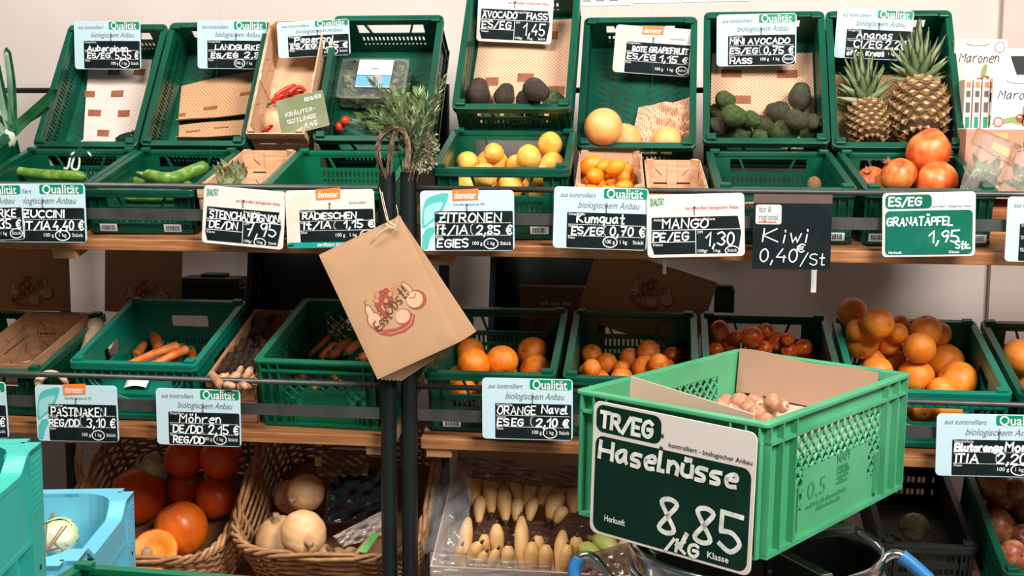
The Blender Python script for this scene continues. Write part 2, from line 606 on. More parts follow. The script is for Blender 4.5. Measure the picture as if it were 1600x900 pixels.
back('aub', 'leaning dark green crate lined with pale notched card under the aubergine sign', 50, 229, 213, 229, 0.40, 56, 0.13, M_DG)
back('gur', 'leaning dark green crate lined with torn brown card under the cucumber sign', 217, 229, 382, 226, 0.40, 56, 0.13, M_DG)
back('mush', 'leaning dark green crate holding a film wrapped mushroom tray', 487, 218, 668, 222, 0.40, 56, 0.15, M_DG)
back('avo', 'raised dark green crate with big dark avocados above the lemons', 705, 170, 893, 170, 0.28, 52, 0.12, M_DG, l=0.40)
back('grape', 'leaning dark green crate with grapefruits and crumpled brown paper', 900, 224, 1087, 238, 0.36, 56, 0.12, M_DG)
back('mini', 'leaning dark green crate heaped with mini avocados', 1098, 224, 1298, 224, 0.37, 56, 0.12, M_DG)
back('pine', 'leaning dark green crate holding two pineapples', 1300, 232, 1510, 230, 0.36, 56, 0.13, M_DG, l=0.40)

# lower shelf
front('low0', 'dark green crate half hidden behind the empty wooden basket', Z2, -150, 62, 590, 0.12, M_DG)
front('car', 'teal green crate with loose carrots and a paper label', Z2, 106, 306, 573, 0.152, M_TG, extra=2.5, style='truss', floor_slots=False)
front('ora', 'dark green crate of large oranges right beside the black posts', Z2, 661, 868, 588, 0.152, M_DG, extra=2, sticker=ST2)
front('tan', 'dark green crate of small oranges in the lower middle', Z2, 878, 1093, 598, 0.15, M_DG, extra=2, sticker=ST2)
front('red', 'dark green crate of small glossy red fruit behind the hazelnut crate', Z2, 1099, 1322, 605, 0.15, M_DG, extra=2)
front('cit', 'teal green crate heaped with big oranges behind the hazelnut crate', Z2, 1330, 1584, 620, 0.14, M_TG, extra=3, style='truss')
front('edge', 'dark green crate with oranges at the right photo edge', Z2, 1592, 1830, 622, 0.14, M_DG, extra=3)
# ------------------------------------------------------------------ chalk handwriting: a single stroke alphabet
# two characters per point (x, y); '|' starts a new stroke, '~' smooths it; A-E = 10..14, a-c = -1..-3
GL = {
 'A': '00 38 60|13 53', 'B': '00 08|~08 48 57 55 34 04|~34 54 62 50 00', 'C': '~67 48 17 04 11 40 61', 'D': '00 08|~08 38 66 62 30 00',
 'E': '58 08 00 50|04 44', 'F': '58 08 00|04 44', 'G': '~67 48 17 04 11 40 62 64|64 34', 'H': '08 00|68 60|04 64', 'I': '08 00',
 'J': '~38 32 10 01', 'K': '08 00|58 04 60', 'L': '08 00 50', 'M': '00 08 34 68 60', 'N': '00 08 60 68', 'O': '~38 16 02 30 62 66 38',
 'P': '00 08|~08 48 57 55 44 04', 'R': '00 08|~08 48 57 55 44 04|24 60', 'S': '~57 38 07 05 34 53 51 30 01', 'T': '08 68|38 30',
 'U': '~08 02 30 62 68', 'V': '08 30 68', 'W': '08 20 35 50 78', 'Z': '08 68 00 60|14 54', 'Ä': '00 38 60|13 53|2A 2B|4A 4B',
 'Ü': '~08 02 30 62 68|2A 2B|4A 4B', 'Ö': '~38 16 02 30 62 66 38|2A 2B|4A 4B',
 '0': '~28 06 02 20 42 46 28', '1': '05 38 30', '2': '~06 28 57 44 00|00 50', '3': '~07 38 56 34|~34 52 30 01', '4': '38 03 53|44 40',
 '5': '58 08 04|~04 34 52 30 01', '6': '~48 15 02 20 42 44 24 03', '7': '08 58 20|14 44', '8': '~24 07 28 47 24 01 20 41 24',
 '9': '~46 24 06 28 47 44 30', ',': '11 0b', '.': '00 01', '/': '0a 58', '€': '~57 38 16 12 30 51|05 45|03 43', '-': '04 44', '!': '08 03|00 01',
 'a': '~45 25 03 10 31 45|45 41 50', 'b': '08 00|~04 35 42 20 00', 'c': '~45 25 03 10 40', 'e': '~03 43 45 25 03 10 40', 'f': '~48 27 10|05 35',
 'g': '~45 15 02 20 43|~45 42 3b 0b', 'h': '08 00|~03 25 43 40', 'i': '05 00|07 08', 'k': '08 00|45 02 40', 'l': '08 00 20',
 'm': '05 00|~03 15 33 30|~33 55 63 60', 'n': '05 00|~03 25 43 40', 'o': '~25 03 10 30 43 25', 'p': '05 0c|~04 35 42 20 01',
 'q': '~45 15 02 20 43|45 4c', 'r': '05 00|~03 25 45', 's': '~45 15 03 32 30 00', 't': '28 20 40|05 45', 'u': '~05 01 20 41 45|45 40',
 'ü': '~05 01 20 41 45|45 40|17 18|37 38', 'ö': '~25 03 10 30 43 25|17 18|37 38', 'v': '05 20 45', 'w': '05 10 23 30 45', 'ß': '00 07|~07 28 46 24 42 20',
 'd': '~45 25 03 10 31 45|48 40', 'y': '05 21|45 0c', 'z': '05 45 00 40', 'z': '05 45 00 40', 'x': '05 40|45 00',
}


def _yc(c):
    return int(c) if c.isdigit() else (ord(c) - 55 if c.isupper() else -(ord(c) - 96))


def smooth(pts, k=4):
    out = []
    P = [pts[0]] + list(pts) + [pts[-1]]
    if pts[0] == pts[-1]:
        P[0], P[-1] = pts[-2], pts[1]
    for i in range(1, len(P) - 2):
        for q in range(k):
            t = q / k
            out.append(tuple(0.5 * (2 * P[i][d] + (P[i + 1][d] - P[i - 1][d]) * t + (2 * P[i - 1][d] - 5 * P[i][d] + 4 * P[i + 1][d] - P[i + 2][d]) * t * t +
                                    (3 * P[i][d] - P[i - 1][d] - 3 * P[i + 1][d] + P[i + 2][d]) * t ** 3) for d in range(len(pts[0]))))
    out.append(pts[-1])
    return out


def hand_strokes(text, x, y, ht, width=None, slant=0.08, seed=0, rise=0.0):
    """polylines of a handwritten line; ht = capital height; fits `width` when given"""
    rr = random.Random(seed + len(text) * 7)
    strokes, cx = [], 0.0
    for ch in text:
        if ch == ' ':
            cx += 4
            continue
        g = GL.get(ch)
        if g is None:
            cx += 4
            continue
        mx_ = 0
        dy, sc = rr.uniform(-.35, .35), rr.uniform(.94, 1.06)
        for st in g.split('|'):
            sm = st.startswith('~')
            pts = [(float(int(a[0])), float(_yc(a[1]))) for a in st.strip('~').split()]
            mx_ = max(mx_, max(p[0] for p in pts))
            pts = [(p[0] + rr.uniform(-.16, .16), p[1] * sc + dy + rr.uniform(-.16, .16)) for p in pts] if not (sm and pts[0] == pts[-1]) else pts
            if sm:
                pts = smooth(pts)
            strokes.append([(cx + p[0] + slant * p[1], p[1] + rise * (cx + p[0])) for p in pts])
        cx += mx_ + 2.2
    s = ht / 8.0
    kx = s if width is None else width / max(cx - 2.2, 1)
    return [[(x + p[0] * kx, y + p[1] * s) for p in st] for st in strokes]


def strip(pts, wd):
    """left and right edge points of a mitred stroke"""
    pts = [pts[0]] + [q for p, q in zip(pts, pts[1:]) if math.hypot(q[0] - p[0], q[1] - p[1]) > wd * .12]
    if len(pts) == 1:
        pts = [pts[0], (pts[0][0] + wd * .4, pts[0][1])]
    n, h = len(pts), wd / 2
    closed = n > 4 and math.hypot(pts[0][0] - pts[-1][0], pts[0][1] - pts[-1][1]) < wd * .2
    dirs = []
    for (ax, ay), (bx, by) in zip(pts, pts[1:]):
        l_ = math.hypot(bx - ax, by - ay)
        dirs.append(((bx - ax) / l_, (by - ay) / l_))
    Lp, Rp = [], []
    for i, (x, y) in enumerate(pts):
        a = dirs[i - 1] if i else (dirs[-1] if closed else dirs[0])
        c = dirs[i] if i < n - 1 else (dirs[0] if closed else dirs[-1])
        nx, ny = -(a[1] + c[1]), a[0] + c[0]
        l_ = math.hypot(nx, ny)
        if l_ < .55:
            nx, ny, k = -c[1], c[0], 1.0
        else:
            nx, ny = nx / l_, ny / l_
            k = 1 / max(nx * -c[1] + ny * c[0], .55)
        ex = 0 if closed else (-h * .7 if i == 0 else (h * .7 if i == n - 1 else 0))
        x, y = x + c[0] * ex, y + c[1] * ex
        Lp.append((x + nx * h * k, y + ny * h * k))
        Rp.append((x - nx * h * k, y - ny * h * k))
    return Lp, Rp


def ribbon(b, pts, wd, z, mi=0, T=None):
    Lp, Rp = strip(pts, wd)
    n = len(Lp)
    b.rz = (getattr(b, 'rz', 0) + 1) % 9
    z += b.rz * 7e-5
    b.add([(x, y, z) for x, y in Lp] + [(x, y, z) for x, y in Rp], [(i, n + i, n + i + 1, i + 1) for i in range(n - 1)], mi, T)


_tc = {}


def text_mesh(txt, shear=0.0, bold=0.0):
    k = (txt, shear, bold)
    if k not in _tc:
        cu = bpy.data.curves.new('printed_text', 'FONT')
        cu.body, cu.size, cu.shear, cu.offset, cu.resolution_u = txt, 1.0, shear, bold, 3
        o = bpy.data.objects.new('printed_text', cu)
        me = bpy.data.meshes.new_from_object(o)
        vs = [tuple(v.co) for v in me.vertices]
        fs = [tuple(p.vertices) for p in me.polygons]
        bpy.data.objects.remove(o)
        bpy.data.curves.remove(cu)
        bpy.data.meshes.remove(me)
        _tc[k] = (vs, fs)
    return _tc[k]


def put_text(b, txt, x, y, z, size=None, width=None, shear=0.0, bold=0.0, mi=0, T=None, rot=0.0, ky=None):
    vs, fs = text_mesh(txt, shear, bold)
    if not vs:
        return
    x0, x1 = min(v[0] for v in vs), max(v[0] for v in vs)
    s = size if size else width / (x1 - x0)
    kx = width / (x1 - x0) if width else s
    c_, s_ = cos(rot), sin(rot)
    b.add([(x + (v[0] - x0) * kx * c_ - v[1] * s * s_, y + v[1] * s * c_ + (v[0] - x0) * kx * s_, z) for v in vs], fs, mi, T)


M_SIGNB = mat('sign_pale_blue', (0.50, 0.66, 0.72), 0.4)
M_SIGNW = mat('sign_white', (0.70, 0.64, 0.585), 0.4)
M_SIGNG = mat('sign_green', (0.0, 0.23, 0.12), 0.4)
M_CHALKB = mat('chalk_panel', (0.004, 0.009, 0.011), 0.6, spec=0.15, col2=(0.014, 0.024, 0.027), c2scale=14, c2lo=0.5, c2hi=0.85)
M_CHALKG = mat('chalk_panel_green', (0.003, 0.12, 0.075), 0.5, spec=0.15, col2=(0.02, 0.18, 0.12), c2scale=14, c2lo=0.5, c2hi=0.85)
M_CHALKD = mat('chalk_panel_deep_green', (0.003, 0.022, 0.014), 0.5, spec=0.15, col2=(0.008, 0.036, 0.024), c2scale=10, c2lo=0.5, c2hi=0.85)
M_SLATE = mat('slate_olive', (0.16, 0.19, 0.085), 0.6, col2=(0.24, 0.26, 0.14), c2scale=10)
M_CHALK = mat('chalk', (0.86, 0.88, 0.87), 0.8)
M_CHALKW = mat('chalk_worn', (0.70, 0.72, 0.66), 0.8, var=0.25, vscale=60)
M_GREY = mat('grey_ink', (0.16, 0.19, 0.20), 0.6)
M_ORANGE = mat('logo_orange', (0.80, 0.20, 0.03), 0.5)
M_TEALI = mat('teal_ink', (0.08, 0.46, 0.42), 0.5)
M_TEALP = mat('pale_teal_ink', (0.30, 0.62, 0.60), 0.5)
M_BEIGE = mat('beige_ink', (0.78, 0.60, 0.48), 0.5)
M_REDI = mat('red_ink', (0.55, 0.05, 0.03), 0.5)
M_TEALB = mat('teal_band_ink', (0.0, 0.30, 0.26), 0.5)


def sign(label, tl, tr, bl, plane, kind, lines, tilt=None, units=None, circle=None, group='price signs', deco='teal', W_H=None, band=None):
    """plane = (point, normal); the three pixels fix where the board hangs and how it is turned in that plane"""
    p0, n = V(plane[0]), V(plane[1]).normalized()
    A, B, D = hit(*tl, p0, n), hit(*tr, p0, n), hit(*bl, p0, n)
    X = (B - A).normalized()
    Y = (A - D)
    W, H = (B - A).length, Y.length
    N = X.cross(Y - X * Y.dot(X)).normalized()
    Y = N.cross(X)
    root = empty('price_sign', basis(A + (B - A) / 2 - Y * H / 2, X, Y, N))
    tag(root, label, 'sign', group)

    def P(u, v): return (-W / 2 + u * W, H / 2 - v * H)
    wm = {'bio': M_SIGNB, 'dem': M_SIGNB if deco == 'teal' else M_SIGNW, 'qual': M_SIGNW, 'green': M_SIGNW, 'big': M_SIGNW, 'black': M_CHALKB, 'slate': M_SLATE}[kind]
    b = MB(); b.prism(rrect(-W / 2, W / 2, -H / 2, H / 2, (0.004 if kind in ('slate', 'black') else 0.045 * W), 4), -0.0025, 0)
    board = b.build('board', wm, root, bevel=0.0006)
    z1, z2, z3 = 0.0004, 0.0008, 0.0012

    def panel(poly, m, z=z1, nm='chalk_panel'):
        q = MB(); q.prism(poly, -0.0005, z)
        return q.build(nm, m, root)

    def rr(u0, u1, v0, v1, r):
        (x0, y1), (x1, y0) = P(u0, v0), P(u1, v1)
        return rrect(x0, x1, y0, y1, r * W)

    def txt(items, m, nm='printed_text', z=z2):
        q = MB()
        for s, u, v, wd, ht, sh, bo in items:
            x, y = P(u, v)
            put_text(q, s, x, y, z, size=ht * H * 1.35, width=wd * W, shear=sh, bold=bo)
        return q.build(nm, m, root)
    ink = MB()      # hand-drawn chalk
    sw = 0.0034 * W / 0.21
    dash = MB()
    if kind == 'bio':
        x0, ytop = P(0.145, 0.41); x1, ybot = P(0.985, 0.985)
        panel(rrect(x0, x1, ybot, ytop, 0.003), M_CHALKB)
        panel(rr(0.53, 0.985, 0.015, 0.175, 0.02), M_SIGNG, nm='green_tab')
        txt([('Qualität', 0.56, 0.165, 0.38, 0.155, 0, 0.012)], M_WHITE, 'tab_text')
        txt([('aus kontrolliert', 0.07, 0.165, 0.38, 0.085, 0.35, 0), ('biologischem Anbau', 0.26, 0.335, 0.65, 0.115, 0.35, 0)], M_GREY)
    elif kind == 'dem':
        x0, ytop = P(0.155, 0.34); x1, ybot = P(0.985, 0.985 if not band else 0.90)
        cm = [M_TEALI, M_TEALP] if deco == 'teal' else [M_BEIGE, M_BEIGE]
        sw_ = MB()
        for k in range(2):
            pts = [(0.02 + 0.01 * k, .62), (.03, .3), (.08, .13 + .06 * k), (.20, .06 + .05 * k), (.30, .05 + .05 * k), (.28, .2), (.2, .42), (.1, .55)]
            pl = [P(*p) for p in smooth([*pts, pts[0]], 3)[:-1]]
            if k:
                pl = [(p[0] * 0.75 - 0.105 * W, p[1] * 0.72 + 0.02 * H) for p in pl]
            sw_.prism(pl[::-1], 0, z1 + .0001 * k, mi=k)
            pl = [P(*p) for p in [(.01, .97), (.02, .74), (.07, .62), (.14, .6), (.15, .68), (.1, .8), (.07, .97)]]
            if not k:
                sw_.prism(pl[::-1], 0, z1, mi=k)
        sw_.build('leaf_swirl', cm, root)
        panel(rrect(x0, x1, ybot, ytop, 0.003), M_CHALKB, z=z1 + .0003)
        g = [P(.345, -.012), P(.625, -.03), P(.62, .155), P(.35, .175)]
        q = MB(); q.prism(g[::-1], -0.001, z1 + 0.0004); q.build('orange_logo', M_ORANGE, root)
        txt([('demeter', .37, .135, .23, .125, .15, .012)], M_WHITE, 'logo_text', z=z3)
        txt([('Kontrolliert biologisch seit 1924' if deco == 'teal' else 'kontrolliert', .36 if deco == 'teal' else .72, .25, .33 if deco == 'teal' else .2, .05, .2, 0)], M_GREY)
        if band:
            panel(rr(0.0, 1, .90, 1.0, .03), M_TEALB, nm='teal_band', z=z1)
            txt([(band, .34, .975, .62, .07, 0.1, .01)], M_WHITE, 'band_text')
        z2 = z2 + 0.0003
    elif kind == 'qual':
        pl = [P(.05, .36), P(.93, .36), P(.965, .62), P(.93, .95), P(.07, .95), P(.04, .8)]
        q = MB(); q.prism(pl[::-1], -0.0005, z1); q.build('chalk_panel', M_CHALKB, root)
        txt([('QUALITÄT', .035, .17, .36, .12, 0.1, .02)], M_SIGNG, 'green_text')
        txt([('aus kontrolliert biologischem Anbau', .40, .245, .54, .06, 0, 0)], M_REDI, 'red_text')
        for a, c in (((.05, .565), (.955, .565)), ((.5, .565), (.5, .95)), ((.04, .755), (.5, .755))):
            ribbon(dash, [P(*a), P(*c)], 0.0012, z2)
    elif kind == 'green':
        panel(rr(.03, .53, .03, .25, .05), M_CHALKG)
        panel(rr(.03, .97, .28, .97, .05), M_CHALKG, nm='chalk_panel')
        txt([('kontrolliert - biologischer Anbau', .53, .235, .42, .04, 0, 0)], M_GREY)
        txt([('Herkunft', .07, .95, .14, .045, 0, .01), ('Klasse', .72, .95, .11, .045, 0, .01)], M_WHITE, 'printed_text')
    elif kind == 'big':
        panel(rr(.022, .44, .022, .225, .045), M_CHALKD)
        panel(rr(.022, .978, .255, .978, .05), M_CHALKD)
        txt([('kontrolliert - biologischer Anbau', .49, .225, .49, .035, 0, .006)], M_BLK)
        txt([('Herkunft', .10, .885, .135, .048, 0, .012), ('Klasse', .75, .945, .125, .048, 0, .012)], M_WHITE, 'printed_text')
        sw = 0.0066
        q = MB()
        for u, v in ((.448, .155), (.445, .245)):
            x, y = P(u, v)
            q.lathe([(0.0035, 0), (0.0032, 0.0015), (0.0012, 0.0018)], 12, T=MX.Translation((x, y, 0)))
        q.build('rivet', M_RAIL, root, smooth=True)
    elif kind == 'black':
        panel(rr(0, 1, 0, .12, .005), mat('brown_strip', (.10, .06, .045), .6), nm='top_strip')
        panel(rr(.03, .36, .14, .40, .03), M_SIGNW, nm='white_sticker')
        txt([('fair &', .07, .24, .16, .09, 0, .01), ('regional.', .07, .345, .26, .09, 0, .01)], M_GREY)
        panel(rr(.06, .30, .365, .378, .001), M_REDI, nm='red_underline', z=z2)
    if kind in ('bio', 'dem'):
        v1, v2 = (.605, .79) if kind == 'bio' else (.535, .74 if not band else .7)
        for vv in (v1, v2):
            u = .16
            while u < .97:
                ribbon(dash, [P(u, vv), P(u + .012, vv)], 0.0011, z2)
                u += .022
        vt = .405 if kind == 'bio' else .335
        txt([('Erzeugnis/Sorte', .165, vt + .05, .17, .045, 0, 0), ('Ursprung', .165, v1 + .045, .10, .04, 0, 0), ('Klasse', .165, v2 + .05, .07, .045, 0, 0)], M_WHITE, 'small_print')
        vb = .9 if not band else .81
        txt([('100 g', .555, vb, .105, .062, 0, .004), ('1 kg', .715, vb, .075, .062, 0, .004), ('Stück', .85, vb, .115, .062, 0, .004)], M_WHITE, 'unit_text')
        cu = {'100': .61, 'kg': .752, 'st': .905}.get(circle)
        if cu:
            cxy = P(cu, vb - .022)
            ribbon(ink, [(cxy[0] + .075 * W * cos(a * pi / 9), cxy[1] + .085 * H * sin(a * pi / 9)) for a in range(19)], sw * .62, z2)
        for u in (.54,):
            ribbon(dash, [P(u + .02, v1 + .02), P(u, v1 + .05), P(u, v2 - .05), P(u + .02, v2 - .02)], 0.0011, z2)
    if kind == 'qual':
        txt([('Anbau', .07, .42, .09, .045, 0, 0), ('Erzeugnis/Sorte', .5, .42, .2, .045, 0, 0), ('Herkunft', .06, .625, .12, .045, 0, 0), ('DM', .52, .625, .05, .045, 0, 0),
             ('Klasse', .06, .815, .1, .045, 0, 0)], M_WHITE, 'small_print')
        txt([('100gr', .52, .925, .1, .05, 0, .004), ('1kg', .68, .925, .07, .05, 0, .004), ('Stück', .82, .925, .1, .05, 0, .004)], M_WHITE, 'unit_text')
        if circle:
            cxy = P({'kg': .715, 'st': .87}[circle], .905)
            ribbon(ink, [(cxy[0] + .07 * W * cos(a * pi / 9), cxy[1] + .07 * H * sin(a * pi / 9)) for a in range(19)], sw * .6, z2)
    for k, q in enumerate(lines):
        t, u, v, wd, ht = q[:5]
        s = q[5] if len(q) > 5 else 1.0
        rise = q[6] if len(q) > 6 else 0.0
        x, y = P(u, v)
        for st in hand_strokes(t, x, y, ht * H, wd * W, seed=k + int(tl[0]) + 1000, rise=rise):
            ribbon(ink, st, sw * s, z2 + 2e-5 * k)
    if ink.v:
        ink.build('handwriting', M_CHALKW if kind == 'big' else M_CHALK, root)
    if dash.v:
        dash.build('ruled_lines', M_CHALK, root)
    if kind in ('bio', 'dem', 'qual'):
        q = MB()
        u, v = (.56, .29) if kind == 'bio' else ((.5, .24) if kind == 'dem' else (.49, .21))
        x, y = P(u, v)
        q.lathe([(0.0026, 0), (0.0026, 0.001), (0.0012, 0.0022)], 10, T=MX.Translation((x, y, 0)))
        x2, y2 = P(u, v + .12)
        q.tube([(x, y, .001), (x, y - .004, .003), (x2, y2 + .004, .003), (x2, y2, .0005)], 0.0008, 6)
        q.build('fixing_pin', M_RAIL, root, smooth=True)
    return root
# ------------------------------------------------------------------ wooden and wicker baskets
def veneer(key, label, M, w, l, h, m, group='wooden veneer baskets', back_h=None):
    root = empty('wooden_basket', M)
    tag(root, label, 'basket', group)
    hw, t = w / 2, 0.003
    f = MB(); f.box(-hw + 0.002, hw - 0.002, 0.002, l - 0.002, 0, 0.004); f.build('base_board', m, root)
    n = 2
    for nm, T, W in (('front_slat', MX.Translation((-hw, 0, 0)), w), ('back_slat', MX.Translation((hw, l, 0)) @ MX.Rotation(pi, 4, 'Z'), w),
                     ('side_slat', MX.Translation((-hw, l, 0)) @ MX.Rotation(-pi / 2, 4, 'Z'), l), ('side_slat', MX.Translation((hw, 0, 0)) @ MX.Rotation(pi / 2, 4, 'Z'), l)):
        for k in range(n):
            b = MB()
            z0, z1 = h * k / n + 0.002, h * (k + 1) / n - 0.003
            b.box(0, W, 0, t, z0, z1, T=T)
            so = b.build(nm, m, root)
            s = MB()
            for q in range(max(2, int(W / 0.07))):
                x = W * (q + 0.5) / max(2, int(W / 0.07))
                a = 0.008 if q % 2 else -0.008
                s.tube([T @ V((x - 0.008, -0.0006, (z0 + z1) / 2 - a)), T @ V((x + 0.008, -0.0006, (z0 + z1) / 2 + a))], 0.0007, 4)
                s.tube([T @ V((x - 0.008, t + 0.0006, (z0 + z1) / 2 - a)), T @ V((x + 0.008, t + 0.0006, (z0 + z1) / 2 + a))], 0.0007, 4)
            s.build('staples', M_STAPLE, so)['kind'] = 'stuff'
        b = MB()
        b.box(-0.001, W + 0.001, -0.0022, 0.0, h - 0.024, h, T=T)
        b.build('rim_strip', m, root)
        b = MB()
        for q in range(1, max(2, int(W / 0.13))):
            x = W * q / max(2, int(W / 0.13))
            b = MB(); b.box(x - 0.012, x + 0.012, t, t + 0.0025, 0.004, h - 0.004, T=T); b.build('upright_strip', m, root)
    for sx in (-1, 1):
        for y in (0.003, l - 0.003):
            b = MB()
            s2 = 1 if y < l / 2 else -1
            b.prism([(sx * (hw - t), y), (sx * (hw - t - 0.018), y), (sx * (hw - t), y + s2 * 0.018)][:: 1 if sx * s2 < 0 else -1], 0.004, h + 0.004)
            b.build('corner_post', m, root)
    CR[key] = dict(root=root, M=M.copy(), inv=M.inverted(), w=w, l=l, h=h, t=t, f=0.005)


M, w_ = M_shelf(Z1, 305, 396, 298, 0.115, yaw=1.5)
veneer('champ', 'narrow pale wooden basket with green leaves on the upper shelf', M, w_ + .02, 0.35, 0.115, M_VEN)
M, w_ = M_shelf(Z1, 897, 1006, 306, 0.125, yaw=3, extra=-2)
veneer('kum', 'small wooden basket filled with kumquats', M, w_ + .02, 0.37, 0.125, M_VEN)
M, w_ = M_shelf(Z1, 1011, 1108, 309, 0.115, yaw=3, extra=-2)
veneer('man', 'empty small wooden basket behind the mango sign', M, w_ + .02, 0.32, 0.115, M_VEN)
M, w_ = M_back(383, 214, 474, 214, 0.38, 56, 0.10)
veneer('pep', 'leaning narrow wooden basket with red chillies', M, w_ + .02, 0.37, 0.10, M_VEN)
M, w_ = M_shelf(Z2, -62, 44, 604, 0.115, extra=.5, y0=.058, dz=.013)
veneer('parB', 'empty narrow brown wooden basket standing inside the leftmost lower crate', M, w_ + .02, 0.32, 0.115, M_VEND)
M, w_ = M_shelf(Z2, 318, 394, 596, 0.12, extra=4)
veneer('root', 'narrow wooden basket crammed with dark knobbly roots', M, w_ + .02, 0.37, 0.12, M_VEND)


def euro(key, label, M, w, l, h, m, opening=True, emboss=False):
    """stackable euro box: wide flat rim, ribbed corners, diamond lattice windows"""
    root = empty('stacking_box', M)
    tag(root, label, 'crate', 'green lattice stacking boxes')
    hw, t = w / 2, 0.004
    for nm, T, W in (('front_wall', MX.Translation((-hw, 0, 0)), w), ('back_wall', MX.Translation((hw, l, 0)) @ MX.Rotation(pi, 4, 'Z'), w),
                     ('side_wall', MX.Translation((-hw, l, 0)) @ MX.Rotation(-pi / 2, 4, 'Z'), l), ('side_wall', MX.Translation((hw, 0, 0)) @ MX.Rotation(pi / 2, 4, 'Z'), l)):
        b = MB()
        e = 0.16 * W if W < 0.45 else 0.17 * W
        u0, u1, v0, v1 = e, W - e, h * 0.09, h * 0.82
        lat0 = h * 0.52
        hs = [(u0, u1, lat0, v1), (u0, u0 + 0.05, v0 + h * .12, lat0), (u1 - 0.05, u1, v0 + h * .12, lat0)]
        b.panel(W, h - 0.006, hs, t, T=T)
        if opening and nm in ('front_wall',):
            pass
        p = MB()
        st = 0.026

        def bars(a0, a1, c0, c1):
            ww, hh = a1 - a0, c1 - c0
            for sg in (1, -1):
                k = -hh
                while k < ww:
                    xs = (k, k + hh) if sg > 0 else (k + hh, k)
                    (xa, za), (xb, zb) = (xs[0], 0), (xs[1], hh)
                    if xb == xa:
                        break
                    # clip to 0..ww
                    def clip(xa, za, xb, zb):
                        for lim in (0, ww):
                            if (xa - lim) * (xb - lim) < 0:
                                zz = za + (zb - za) * (lim - xa) / (xb - xa)
                                if (xa < 0 and lim == 0) or (xa > ww and lim == ww):
                                    xa, za = lim, zz
                                else:
                                    xb, zb = lim, zz
                        return xa, za, xb, zb
                    q = clip(xa, za, xb, zb)
                    if -1e-6 <= q[0] <= ww + 1e-6 and -1e-6 <= q[2] <= ww + 1e-6:
                        p.tube([T @ V((a0 + q[0], t / 2, c0 + q[1])), T @ V((a0 + q[2], t / 2, c0 + q[3]))], 0.0031, 4)
                    k += st
        bars(u0, u1, lat0, v1)
        bars(u0, u0 + 0.05, v0 + h * .12, lat0)
        bars(u1 - 0.05, u1, v0 + h * .12, lat0)
        wo = b.build(nm, m, root)
        p.build('lattice', m, wo)
        q = MB()
        d = 0.013
        for xx in (0, e * 0.45, e - 0.004, W - e, W - e * 0.45 - .003, W - 0.004):
            q.box(xx, xx + 0.0035, -d, 0, 0.006, h - 0.006, T=T)
        q.box(0, W, -d, 0, 0.0, 0.007, T=T)
        q.box(0, W, -d, 0, h * 0.83, h * 0.83 + 0.005, T=T)
        q.build('ribs', m, wo)
        for xx in (u0 + 0.012, u1 - 0.026):
            s = MB()
            pl = [(xx + 0.007 + 0.007 * cos(R(a)), (h * .40 if a <= 180 else h * .08) + 0.007 * sin(R(a))) for a in range(0, 360, 30)]
            pi2 = [(xx + 0.007 + 0.0035 * cos(R(a)), (h * .40 if a <= 180 else h * .08) + 0.0035 * sin(R(a))) for a in range(0, 360, 30)]
            Tt = T @ MX.Rotation(pi / 2, 4, 'X')
            s.ring(pl, pi2, 0.0, 0.007, T=Tt)
            s.build('slide_clip', m, wo)
        if emboss and nm == 'side_wall' and T.translation.x > 0:
            s = MB()
            Tt = T @ MX.Rotation(pi / 2, 4, 'X')
            c = W / 2
            for tx, x, z, wd, ht in (('0,5', c - .115, h * .27, .07, .045), ('NAPF', c + .0, h * .45, .055, .028)):
                put_text(s, tx, x, z, 0.0012, size=ht, width=wd, T=Tt)
            rq = random.Random(4)
            for x, z, wd in ((c, .40, .045), (c, .36, .05), (c, .32, .05), (c, .28, .042), (c - .12, .20, .16), (c - .08, .15, .10)):
                q_ = x
                while q_ < x + wd:
                    k_ = rq.uniform(.002, .005)
                    s.box(q_, q_ + k_, -.0012, 0, h * z, h * z + rq.choice((.005, .008)), T=T)
                    q_ += k_ + .0022
            s.build('moulded_lettering', mat('euro_green_raised', (0.035, 0.28, 0.12), .45), wo)
    f = MB(); f.box(-hw + t, hw - t, t, l - t, 0.002, 0.007); f.build('floor_panel', m, root)
    r = MB()
    r.ring(rrect(-hw - .014, hw + .014, -.014, l + .014, 0.012), rrect(-hw + t, hw - t, t, l - t, 0.010), h - 0.008, h)
    r.build('rim', m, root, bevel=0.002)
    CR[key] = dict(root=root, M=M.copy(), inv=M.inverted(), w=w, l=l, h=h, t=t, f=0.007)


M, w_ = M_shelf(Z2, 396, 607, 568, 0.172, extra=1.5, yaw=-2)
euro('carB', 'green lattice box with thin carrots behind the hanging paper bags', M, w_, 0.355, 0.172, M_BG)
HZ = MX.Translation(V((0.286, -0.586, 0.997 - 0.237)) + (CAM - V((.29, -.5, .87))).normalized() * 0.05) @ MX.Rotation(-0.5655, 4, 'Z') @ MX.Rotation(0.004, 4, 'X') @ MX.Rotation(0.015, 4, 'Y')
euro('haz', 'big light green lattice box of hazelnuts in the foreground', HZ, 0.364, 0.560, 0.232, M_EG, emboss=True)


